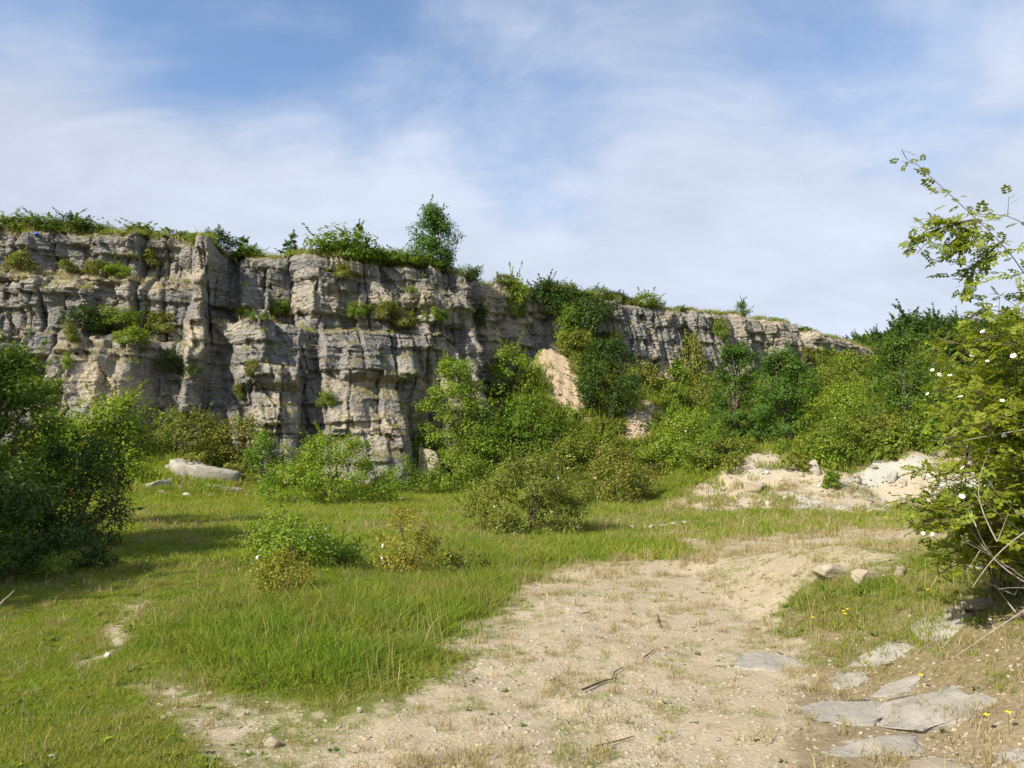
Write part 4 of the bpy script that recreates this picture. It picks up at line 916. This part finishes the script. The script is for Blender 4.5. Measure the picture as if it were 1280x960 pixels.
# ------------------------------------------------------------------ flowering rose at the right
def rose():
    rng = np.random.RandomState(77)
    root = np.array([4.15, 6.15, gz(4.15, 6.15)-0.05])
    t = thing('rose_bush', 'tall arching wild rose with white flowers and bare lower twigs beside the path', 'rose bush', root)
    canes = []; leafpts = []
    def P(px, py, y): return pt_at_y(px, py, y)
    def spline(pts, n):
        pts = np.array(pts, float); d = np.concatenate([[0], np.cumsum(np.linalg.norm(np.diff(pts, axis=0), axis=1))]); t_ = np.linspace(0, d[-1], n)
        o = np.stack([np.interp(t_, d, pts[:, k]) for k in range(3)], -1)
        for _ in range(9): o[1:-1] = 0.25*o[:-2]+0.5*o[1:-1]+0.25*o[2:]
        return o
    # long canes seen against the sky
    long_ = [
     [root, P(1330, 520, 6.1), P(1300, 360, 6.0), P(1262, 305, 5.9), P(1218, 275, 5.8), P(1188, 245, 5.8), P(1165, 218, 5.8), P(1146, 205, 5.8)],
     [P(1215, 275, 5.8), P(1185, 282, 5.75), P(1160, 292, 5.7), P(1138, 308, 5.7)],
     [P(1200, 280, 5.8), P(1205, 300, 5.75), P(1196, 312, 5.7)],
     [root, P(1345, 480, 6.4), P(1320, 330, 6.4), P(1285, 262, 6.3), P(1250, 255, 6.2), P(1225, 268, 6.2)],
     [P(1255, 300, 5.9), P(1240, 312, 5.85), P(1222, 328, 5.8), P(1212, 350, 5.8), P(1206, 366, 5.8)],
     [root, P(1320, 470, 6.0), P(1275, 400, 5.9), P(1245, 372, 5.8), P(1222, 382, 5.7), P(1206, 400, 5.7)],
     [root, P(1330, 440, 6.2), P(1290, 350, 6.2), P(1268, 345, 6.2), P(1255, 372, 6.2)],
    ]
    for c in long_:
        s = spline(c, 26); L = len(s); canes.append((s, np.linspace(0.011, 0.0025, L)))
        for i in range(int(L*0.34) if np.allclose(c[0], root) else 2, L): 
            for _ in range(3): leafpts.append((s[i]+rng.normal(size=3)*0.025, s[min(i+1, L-1)]-s[i-1], 1.0))
        for i in range(int(L*0.45) if np.allclose(c[0], root) else 3, L, 2):
            e = s[i]+rng.normal(size=3)*np.array([0.08, 0.08, 0.07])
            canes.append((np.linspace(s[i], e, 3), np.array([0.003, 0.002, 0.0015])))
            for q_ in (0.45, 0.75, 1): leafpts.append((s[i]+(e-s[i])*q_, e-s[i], 1.0))
    # bushy body: arching canes with side shoots
    tips = []
    for i in range(64):
        px = rng.uniform(1165, 1400); py = rng.uniform(380, 740)
        if px < 1215 and (py < 430 or rng.rand() < 0.35): px += 70
        if py > 600 and px > 1290 and rng.rand() < 0.3: py -= 120
        y = rng.uniform(5.1, 7.0)
        tips.append((px, py, y))
    tips += [(1165, 455, 6.2), (1172, 480, 6.1), (1160, 620, 5.5), (1150, 655, 5.4), (1148, 640, 5.5), (1170, 665, 5.5), (1185, 600, 5.5), (1180, 520, 5.9), (1205, 560, 5.7), (1155, 600, 5.6), (1190, 640, 5.4), (1200, 430, 6.0), (1230, 400, 6.0), (1225, 470, 5.8), (1240, 540, 5.6), (1250, 600, 5.4), (1215, 510, 5.6)]
    for (px, py, y) in tips:
        e = P(px, py, y); s0 = root+np.array([rng.normal()*0.5+0.35, rng.normal()*0.5, 0]); s0[0] = max(s0[0], 3.95); s0[1] = max(s0[1], 5.6); s0[2] = gz(s0[0], s0[1])-0.04
        mid1 = s0*0.45+e*0.55; mid1[2] = max(e[2], s0[2]+0.35)+rng.uniform(0.05, 0.3)
        m0 = s0*0.85+e*0.15; m0[2] = s0[2]+(mid1[2]-s0[2])*0.6
        s = spline([s0, m0, mid1, e], 20); canes.append((s, np.linspace(0.008, 0.0022, 20)))
        for i in range(5, 20):
            for _ in range(2):
                a = rng.normal(size=3); a /= np.linalg.norm(a); a[2] = abs(a[2])*0.6
                L = rng.uniform(0.08, 0.30); ee = s[i]+a*L
                canes.append((np.linspace(s[i], ee, 3), np.array([0.0035, 0.0025, 0.0015])))
                for q_ in np.arange(0.3, 1.05, 0.24): leafpts.append((s[i]+a*L*q_, a+rng.normal(size=3)*0.5, 1.0))
    # bare dry twigs low down
    dead = []
    for i in range(34):
        a0 = P(rng.uniform(1225, 1400), rng.uniform(640, 800), rng.uniform(5.2, 6.5)); a0[2] = max(a0[2], gz(a0[0], a0[1])-0.02)
        e = a0+np.array([rng.uniform(-0.8, 0.1), rng.normal()*0.2, rng.uniform(0.05, 0.6)])
        m_ = (a0+e)/2+rng.normal(size=3)*0.09; dead.append((spline([a0, m_, e], 8), np.linspace(0.006, 0.0018, 8)))
        for _ in range(2):
            j = rng.randint(2, 7); b0 = dead[-1][0][j] if len(dead[-1][0]) == 8 else a0; be = b0+rng.normal(size=3)*0.14; dead.append((np.linspace(b0, be, 3), np.array([.003, .002, .0013])))
    for c in ([P(1330, 735, 5.2), P(1280, 762, 5.0), P(1225, 800, 4.9), P(1192, 822, 4.8)], [P(1320, 640, 5.2), P(1280, 665, 5.1), P(1240, 695, 5.0), P(1215, 735, 5.0)], [P(1330, 530, 5.4), P(1280, 537, 5.3), P(1235, 545, 5.2), P(1208, 550, 5.2)]):
        dead.append((spline(c, 14), np.linspace(0.0065, 0.0025, 14)))
    off_ = root
    v, q = tubes([(a-off_, b) for a, b in canes], 4); add('cane', quads('cane', v, q, M['bark'], True), t)
    v, q = tubes([(a-off_, b) for a, b in dead], 4); add('dead_twig', quads('dead_twig', v, q, M['deadwood'], True), t)
    # compound leaf: seven leaflets on a short rachis, length 1
    LV = []; LQ = []; b = 0
    def leaflet(c, d, s):
        nonlocal b
        d = np.array(d, float); d /= np.linalg.norm(d); sd = np.array([-d[1], d[0], 0]); c = np.array(c, float)
        LV.extend([c, c+d*s*0.3+sd*s*0.27+[0, 0, 0.05*s], c+d*s*0.72+sd*s*0.22+[0, 0, 0.03*s], c+d*s-np.array([0, 0, 0.08*s]), c+d*s*0.72-sd*s*0.22+[0, 0, 0.03*s], c+d*s*0.3-sd*s*0.27+[0, 0, 0.05*s]])
        LQ.append([b, b+1, b+2, b+3]); LQ.append([b, b+3, b+4, b+5]); b += 6
    for u_ in (0.3, 0.5, 0.7):
        leaflet((u_, 0.01, 0), (0.45, 1, 0), 0.34); leaflet((u_, -0.01, 0), (0.45, -1, 0), 0.34)
    leaflet((0.72, 0, 0), (1, 0, 0), 0.38)
    LV = np.array(LV); LQ = np.array(LQ); LV[:, 2] -= 0.12*LV[:, 0]**2
    pme_ = quads('leaf', LV, LQ, M['leaf_rose'])
    mats_ = []
    for (p_, d_, s_) in leafpts:
        d_ = np.asarray(d_, float)+rng.normal(size=3)*0.55*np.linalg.norm(d_); d_ /= np.linalg.norm(d_)+1e-9
        d_[2] = d_[2]*0.6; d_ /= np.linalg.norm(d_)+1e-9
        n_ = np.array([0, 0, 1.0])+rng.normal(size=3)*0.42-0.3*np.array([0.6, 0.5, 0]); y_ = np.cross(n_, d_); y_ /= np.linalg.norm(y_)+1e-9; n_ = np.cross(d_, y_)
        mats_.append((p_-root, d_, y_, n_, rng.uniform(0.055, 0.14)))
    mats_ = np.array([np.concatenate([a, b_, c, d, [e]]) for a, b_, c, d, e in mats_])
    wx, wy = proj(mats_[:, 0]+root[0], mats_[:, 1]+root[1], mats_[:, 2]+root[2])
    inn = (wx < 1275) & (wy < 955)
    sc_ = np.where(inn, mats_[:, 12]/(mats_[:, 1]+root[1]), 0)+np.where(wx < 1205, 0.008, 0)*inn
    big_ = np.argsort(-sc_)[:300]; rest = np.setdiff1d(np.arange(len(mats_)), big_)
    for i in big_:
        a = mats_[i]; s = a[12]
        o = add('leaf', pme_, t); o.matrix_parent_inverse = Matrix.Identity(4)
        o.matrix_local = Matrix(((a[3]*s, a[6]*s, a[9]*s, a[0]), (a[4]*s, a[7]*s, a[10]*s, a[1]), (a[5]*s, a[8]*s, a[11]*s, a[2]), (0, 0, 0, 1)))
    a = mats_[rest]; s = a[:, 12][:, None, None]
    VV_ = a[:, None, 0:3]+s*(LV[None, :, 0:1]*a[:, None, 3:6]+LV[None, :, 1:2]*a[:, None, 6:9]+LV[None, :, 2:3]*a[:, None, 9:12])
    QQ_ = (LQ[None]+(np.arange(len(rest))*len(LV))[:, None, None]).reshape(-1, 4)
    tag(add('foliage', quads('foliage', VV_.reshape(-1, 3), QQ_, M['leaf_rose']), t), kind='stuff')
    # flowers: five notched petals around yellow stamens
    FV = []; FQ = []; FM = []; b = 0
    for kk in range(5):
        an = kk*1.2566; u_ = np.array([math.cos(an), math.sin(an), 0]); w_ = np.array([-math.sin(an), math.cos(an), 0]); zz_ = np.array([0, 0, 1.])
        FV += [u_*0.05, u_*0.3+w_*0.26+zz_*0.10, u_*0.52+w_*0.16+zz_*0.20, u_*0.47+zz_*0.17, u_*0.52-w_*0.16+zz_*0.20, u_*0.3-w_*0.26+zz_*0.10]
        FQ += [[b, b+1, b+2, b+3], [b, b+3, b+4, b+5]]; FM += [0, 0]; b += 6
    for kk in range(6):
        a1 = kk*1.047; a2 = a1+1.047; r_ = 0.13
        FV += [[0, 0, 0.10], [r_*math.cos(a1), r_*math.sin(a1), 0.05], [r_*math.cos((a1+a2)/2), r_*math.sin((a1+a2)/2), 0.06], [r_*math.cos(a2), r_*math.sin(a2), 0.05]]; FQ.append([b, b+1, b+2, b+3]); FM.append(1); b += 4
    fme = quads('flower', np.array(FV), FQ, [M['petal'], M['stamen']], False, FM)
    spots = [(1254, 398, 5.6), (1252, 500, 5.4), (1162, 464, 5.9), (1170, 470, 5.9), (1165, 492, 5.9), (1200, 500, 5.6), (1190, 470, 5.8), (1160, 607, 5.3), (1205, 618, 5.2), (1148, 676, 5.3), (1172, 676, 5.3), (1228, 412, 5.7), (1268, 460, 5.4), (1238, 450, 5.6), (1262, 560, 5.2), (1215, 590, 5.3), (1245, 385, 5.8), (1204, 448, 5.8)]
    for (px, py, y) in spots:
        f_ = P(px, py, y); j = np.argmin(((mats_[:, :3]+root-f_)**2).sum(1)); f_ = 0.55*f_+0.45*(mats_[j, :3]+root)
        o = add('flower', fme, t); s = rng.uniform(0.022, 0.042); n_ = Vector((rng.uniform(-0.9, 0.1), rng.uniform(-1, 0.1), rng.uniform(0.3, 1)))
        o.location = Vector(f_-root)+n_.normalized()*0.02; o.rotation_euler = n_.to_track_quat('Z', 'Y').to_euler(); o.scale = (s, s, s)
rose()

# ------------------------------------------------------------------ scattered stuff: grass, weeds, gravel, far wood
def tuft(rng, n, hmin, hmax, spread, wd, lean, name, m):
    V = []; Q = []; S = []; b = 0
    for i in range(n):
        a = rng.uniform(0, 6.283); rr_ = spread*math.sqrt(rng.rand()); base = np.array([math.cos(a)*rr_, math.sin(a)*rr_, -0.02])
        h = rng.uniform(hmin, hmax); d = rng.uniform(0, 6.283); ln = abs(rng.normal())*lean*h; dv_ = np.array([math.cos(d), math.sin(d), 0])
        f = rng.uniform(0, 6.283); sd = np.array([math.cos(f), math.sin(f), 0])*wd*0.5*rng.uniform(0.7, 1.3)
        m1 = base+dv_*ln*0.3+np.array([0, 0, h*0.6]); tp = base+dv_*ln+np.array([0, 0, h])
        V += [base-sd, base+sd, m1+sd*0.75, m1-sd*0.75, tp]; Q += [b, b+1, b+2, b+3, b+3, b+2, b+4]; S += [4, 3]; b += 5
    return mesh_np(name, np.array(V), Q, S, m)
def scatter(name, pts, rot, scl, meshes, label, cat, kind='stuff'):
    c = bpy.data.collections.new(name+'_pieces')
    for me in meshes: c.objects.link(bpy.data.objects.new(me.name, me))
    me = bpy.data.meshes.new(name); me.vertices.add(len(pts)); me.vertices.foreach_set('co', np.asarray(pts, np.float32).ravel())
    a = me.attributes.new('rot', 'FLOAT_VECTOR', 'POINT'); a.data.foreach_set('vector', np.asarray(rot, np.float32).ravel())
    a = me.attributes.new('scl', 'FLOAT_VECTOR', 'POINT'); a.data.foreach_set('vector', np.asarray(scl, np.float32).ravel())
    a = me.attributes.new('pck', 'INT', 'POINT'); a.data.foreach_set('value', np.random.RandomState(1).randint(0, len(meshes), len(pts)).astype(np.int32))
    ob = add(name, me); g_ = bpy.data.node_groups.new(name, 'GeometryNodeTree')
    g_.interface.new_socket('Geometry', in_out='INPUT', socket_type='NodeSocketGeometry'); g_.interface.new_socket('Geometry', in_out='OUTPUT', socket_type='NodeSocketGeometry')
    N = g_.nodes; gi = N.new('NodeGroupInput'); go = N.new('NodeGroupOutput'); ip = N.new('GeometryNodeInstanceOnPoints'); ci_ = N.new('GeometryNodeCollectionInfo')
    ci_.inputs['Collection'].default_value = c; ci_.inputs['Separate Children'].default_value = True; ci_.inputs['Reset Children'].default_value = True
    def na_(n, t_):
        x = N.new('GeometryNodeInputNamedAttribute'); x.data_type = t_; x.inputs['Name'].default_value = n; return x.outputs['Attribute']
    L = g_.links.new
    L(gi.outputs[0], ip.inputs['Points']); L(ci_.outputs[0], ip.inputs['Instance']); ip.inputs['Pick Instance'].default_value = True
    L(na_('pck', 'INT'), ip.inputs['Instance Index']); L(na_('scl', 'FLOAT_VECTOR'), ip.inputs['Scale'])
    e2r = N.new('FunctionNodeEulerToRotation'); L(na_('rot', 'FLOAT_VECTOR'), e2r.inputs[0]); L(e2r.outputs[0], ip.inputs['Rotation'])
    L(ip.outputs[0], go.inputs[0]); md = ob.modifiers.new('scatter', 'NODES'); md.node_group = g_
    return tag(ob, label, cat, None, kind)
rg = np.random.RandomState(21)
def cand(n, r0, r1, amax=38, power=1.0):
    a = R(1)*rg.uniform(-amax, amax, n); r = r0+(r1-r0)*rg.rand(n)**power
    x = r*np.sin(a); y = r*np.cos(a); z = H(x, y); return x, y, z
def put(name, x, y, z, keep, smin, smax, meshes, label, cat, sz=None, tilt=0.12, gain=None):
    x, y, z = x[keep], y[keep], z[keep]; n = len(x)
    s = rg.uniform(smin, smax, n)
    if gain is not None: s = s*gain[keep]
    sv = np.stack([s, s, s*(rg.uniform(0.75, 1.3, n) if sz is None else sz[keep])], -1)
    rot = np.stack([rg.normal(size=n)*tilt, rg.normal(size=n)*tilt, rg.uniform(0, 6.28, n)], -1)
    return scatter(name, np.stack([x, y, z-0.005], -1), rot, sv, meshes, label, cat)
t_short = [tuft(rg, 46, 0.018, 0.065, 0.12, 0.0055, 0.7, 'grass_tuft', M['grass_lime']) for _ in range(4)]
t_tall = [tuft(rg, 40, 0.07, 0.30, 0.13, 0.0085, 0.75, 'grass_tuft', M['grass_green']) for _ in range(4)]
t_far = [tuft(rg, 40, 0.08, 0.28, 0.24, 0.018, 0.6, 'grass_tuft', M['grass_lime']) for _ in range(3)]
t_dry = [tuft(rg, 24, 0.04, 0.13, 0.07, 0.005, 0.9, 'grass_tuft', M['grass_dry']) for _ in range(3)]
t_stalk = [tuft(rg, 6, 0.20, 0.42, 0.12, 0.0045, 0.45, 'grass_tuft', M['grass_dry']) for _ in range(3)]
def occl(x, y):  # skip what lies behind the face
    px, py = proj(x, y, np.zeros_like(x)); return y < np.interp(px, LPX, LY)-0.3
# short lawn
x, y, z = cand(125000, 2.6, 17, 45); m_, qx, qy = masks(x, y, z)
bare = np.clip(m_['path']*1.15, 0, 1); pat = fbm(x/0.38, y/0.38, 3, 121)
dn = (1-bare)*(0.85+0.3*pat)+np.where(bare > 0.3, 0.42*(pat > 0.14)+0.03, 0)
dn = dn*(1-1.1*np.clip(m_['dry'], 0, 0.85))*(1-0.5*m_['right'])
leftworn = ss(-0.2, 0.9, fbm(x/0.35, y/0.35, 3, 122)+0.5)
keep = (rg.rand(len(x)) < dn*np.where(m_['path'] > 0.2, leftworn, 1)) & (m_['tall'] < 0.8)
put('short_grass', x, y, z, keep, 0.62, 1.1, t_short, 'short yellow-green lawn grass', 'grass', gain=np.where(m_['path'] > 0.3, 0.5, 1.0))
# long meadow grass
x, y, z = cand(36000, 5, 24); m_, qx, qy = masks(x, y, z)
dn = np.clip(m_['tall']*(0.55+0.45*m_['tall'])*(0.6+0.5*fbm(x/0.5, y/0.5, 3, 129))+m_['right']*0.22*(fbm(x/0.8, y/0.8, 3, 123) > -0.1), 0, 1)*(1-m_['path'])**2
hgt = 0.30+0.52*m_['tall']**2*(0.3+0.8*ss(-0.5, 0.5, fbm(x/0.9, y/0.9, 3, 124)))
hgt = hgt*(1-0.75*m_['path'])
put('long_grass', x, y, z, rg.rand(len(x)) < dn, 0.85, 1.25, t_tall, 'long green meadow grass', 'grass', hgt)
# the rest of the quarry floor and slopes
x, y, z = cand(80000, 13, 100, 43); m_, qx, qy = masks(x, y, z)
dn = (1-np.clip(m_['path']*1.0+m_['scree']*0.93+m_['scar']*1.0+m_['pale'], 0, 1))*occl(x, y)
hgt = 0.45+0.55*ss(-0.4, 0.5, fbm(x/3, y/3, 3, 125))+0.6*ss(0.5, 3, z)
put('meadow_grass', x, y, z, rg.rand(len(x)) < dn*0.95, 0.85, 1.5, t_far, 'green grass and weeds over the quarry floor', 'grass', hgt, gain=np.clip(y/26, 0.8, 1.7))
# dry tufts on path, bank and rocky corner
x, y, z = cand(30000, 2.8, 30, 44); m_, qx, qy = masks(x, y, z)
cl_ = ss(0.05, 0.5, fbm(x/0.45, y/0.45, 3, 126))
dn = np.clip(m_['path']*0.55*cl_+m_['dry']*0.55*(0.3+0.7*cl_)+m_['right']*0.35+m_['scree']*0.5*cl_+0.10+0.3*ss(0.05, 0.4, fbm(x/1.3, y/1.3, 3, 132))*(1-m_['path'])+0.22*ss(14, 20, y)*cl_, 0, 1)
put('dry_grass', x, y, z, rg.rand(len(x)) < dn, 0.6, 1.3, t_dry, 'dry straw-coloured grass tufts', 'grass', gain=np.clip(y/9, 0.8, 2.2))
x, y, z = cand(9000, 5, 24); m_, qx, qy = masks(x, y, z)
put('seed_stalks', x, y, z, rg.rand(len(x)) < (m_['tall']*0.10+m_['right']*0.07), 0.7, 1.1, t_stalk, 'pale dry seed stalks standing in the long grass', 'grass')
# grass on the plateau rim and on ledges of the face
nn = 5200; ii = rg.randint(0, len(pi), nn); jj = rg.randint(1, 10, nn); rimp = pv.reshape(len(pi), nb, 3)[ii, jj]
keep = np.ones(nn, bool)
ux = np.gradient(cv, axis=0); vx = np.gradient(cv, axis=1); nrm = np.cross(ux, vx); nrm /= np.linalg.norm(nrm, axis=2)[:, :, None]
fl = np.where((np.abs(nrm[:, :, 2]).ravel() > 0.62) & (cvf[:, 2] > 1.5))[0]; fl = rg.permutation(fl)[:3800]
put('rim_grass', rimp[:, 0], rimp[:, 1], rimp[:, 2], keep, 1.0, 1.8, t_far[:2]+[tuft(rg, 26, 0.1, 0.3, 0.22, 0.02, 0.6, 'grass_tuft', M['grass_dry'])], 'rough grass along the quarry rim', 'grass')
lp_ = cvf[fl]; put('ledge_grass', lp_[:, 0], lp_[:, 1], lp_[:, 2], np.ones(len(fl), bool), 0.5, 1.1, t_far[:1]+[tuft(rg, 26, 0.08, 0.28, 0.22, 0.02, 0.8, 'grass_tuft', M['grass_dry']) for _ in range(2)], 'dry grass on ledges of the quarry face', 'grass')
# leafy weeds on slopes
def weed(rng, m):
    V, Q, C, LP, LN = crown(rng, 0.9, 0.9, 0.55, 0.4, 14, 22, 0.10, 0.3, 0.7, 'dome', 0.3); return quads('weed', V, Q, M[m])
x, y, z = cand(34000, 24, 105, 42); m_, qx, qy = masks(x, y, z)
slp = ss(0.9, 2.2, z)
dn = slp*occl(x, y)*(1-np.clip(m_['scree']*0.85+m_['scar']*1.2+m_['pale'], 0, 1))*(0.35+0.65*ss(-0.3, 0.3, fbm(x/2.5, y/2.5, 3, 127)))
put('slope_weeds', x, y, z, rg.rand(len(x)) < dn*0.8, 0.6, 1.5, [weed(rg, 'leaf_mid'), weed(rg, 'leaf_olive'), weed(rg, 'leaf_olive'), weed(rg, 'leaf_bright')], 'low leafy weeds covering the talus slope', 'weeds', gain=np.clip(y/45, 1, 2.2))
def rosette(rng, m):
    n_ = 12; a = rng.uniform(0, 6.283, n_); L = rng.uniform(0.03, 0.075, n_); V = []; Q = []
    for i in range(n_):
        u_ = np.array([math.cos(a[i]), math.sin(a[i]), rng.uniform(0.15, 0.9)]); u_ /= np.linalg.norm(u_); w_ = np.array([-math.sin(a[i]), math.cos(a[i]), 0]); l_ = L[i]; b_ = i*4
        V += [u_*0.004, u_*l_*0.55+w_*l_*0.26, u_*l_-np.array([0, 0, l_*0.25]), u_*l_*0.55-w_*l_*0.26]; Q.append([b_, b_+1, b_+2, b_+3])
    return quads('weed', np.array(V), Q, M[m])
x, y, z = cand(18000, 2.7, 18, 45); m_, qx, qy = masks(x, y, z)
dn = (1-m_['path'])*0.5*(fbm(x/0.7, y/0.7, 3, 130) > 0.0)+m_['path']*0.16*(fbm(x/0.5, y/0.5, 3, 131) > 0.15)+0.03
put('lawn_weeds', x, y, z, rg.rand(len(x)) < dn*(1-0.6*m_['dry']), 0.7, 1.6, [rosette(rg, 'leaf_mid'), rosette(rg, 'leaf_bright'), rosette(rg, 'leaf_olive'), rosette(rg, 'leaf_dark')], 'small broad-leaved weeds among the lawn grass', 'weeds', gain=np.where(m_['path'] > 0.25, 0.42, 0.85))
# gravel
def peb(rng):
    v, f = ico(1); v = v*rng.uniform(0.6, 1.1, (len(v), 1))*np.array([1, 0.8, 0.55]); return mesh_np('pebble', v, f, np.full(len(f), 3), M['gravel'])
x, y, z = cand(90000, 2.6, 14, 38, 1.2); m_, qx, qy = masks(x, y, z)
keep = rg.rand(len(x)) < np.clip(m_['path']*0.9+m_['dry']*0.5, 0, 1)*(0.25+0.75*ss(-0.3, 0.4, fbm(x/0.7, y/0.7, 3, 128)))
sz_ = 0.35+0.65*rg.rand(len(x))**3*2.2
put('gravel', x, y, z, keep, 0.009, 0.021, [peb(rg) for _ in range(4)], 'loose pale gravel on the path', 'gravel', np.ones(len(x)), 0.3, sz_)
x, y, z = cand(9000, 24, 36, 36); m_, qx, qy = masks(x, y, z)
put('scree', x, y, z, rg.rand(len(x)) < m_['scree']*0.7, 0.02, 0.085, [peb(rg) for _ in range(3)], 'loose rubble on the pale bank', 'rubble', np.ones(len(x)), 0.4)
x, y, z = cand(26000, 33, 50, 14); m_, qx, qy = masks(x, y, z)
put('scar_rubble', x, y, z, (rg.rand(len(x)) < m_['scar']*0.7), 0.03, 0.12, [peb(rg) for _ in range(3)], 'loose tan rubble on the bare earth scar', 'rubble', np.ones(len(x)), 0.4)
# yellow flowers in the right grass
fx_ = [(1055, 776), (1060, 774), (1057, 781), (1017, 786), (966, 727), (1152, 865), (1160, 750), (1235, 922), (1262, 915)]
V = []; Q = []; b = 0
for (a_, b_) in fx_:
    p = gp(a_, b_+6); c = p+np.array([0, 0, 0.12])
    for kk in range(5):
        an = kk*1.2566; u_ = np.array([math.cos(an), math.sin(an), 0]); w_ = np.array([-math.sin(an), math.cos(an), 0]); s = 0.03
        V += [c, c+s*(0.4*u_+0.35*w_)+[0, 0, .006], c+s*0.7*u_+[0, 0, .012], c+s*(0.4*u_-0.35*w_)+[0, 0, .006]]; Q.append([b, b+1, b+2, b+3]); b += 4
    sd = np.array([0.002, 0, 0]); V += [p-sd, p+sd, c+sd, c-sd]; Q.append([b, b+1, b+2, b+3]); b += 4
tag(add('buttercups', quads('buttercups', np.array(V), Q, [M['buttercup'], M['grass_green']], False, [0, 0, 0, 0, 0, 1]*len(fx_))), 'tiny yellow flowers dotted in the right grass patch', 'flowers', None, 'stuff')
# far wood behind the quarry
def wtree(rng, m):
    V, Q, C, LP, LN = crown(rng, 7, 7, 9, 0.5, 26, 46, 0.75, 0.45, 0.3, 'dome', 0.26); return quads('far_tree', V, Q, M[m])
n = 3000; a = R(1)*rg.uniform(6, 46, n); r = 78+260*rg.rand(n)**0.8; x = r*np.sin(a); y = r*np.cos(a); z = H(x, y)
px_, py_ = proj(x, y, z+6)
keep = (px_ > 985) & (y > np.interp(px_, LPX, LY)+10) & ((px_ > 1120) | (y > 150))
# behind the face the wood stands on the plateau
zp = np.where(px_ < 1120, np.maximum(z, 13.0), z)
put('far_wood', x, y, zp-0.5, keep, 0.45, 0.85, [wtree(rg, 'leaf_mid'), wtree(rg, 'leaf_dark'), wtree(rg, 'leaf_dark')], 'dark wood covering the far hillside', 'wood', np.ones(n), 0.05)
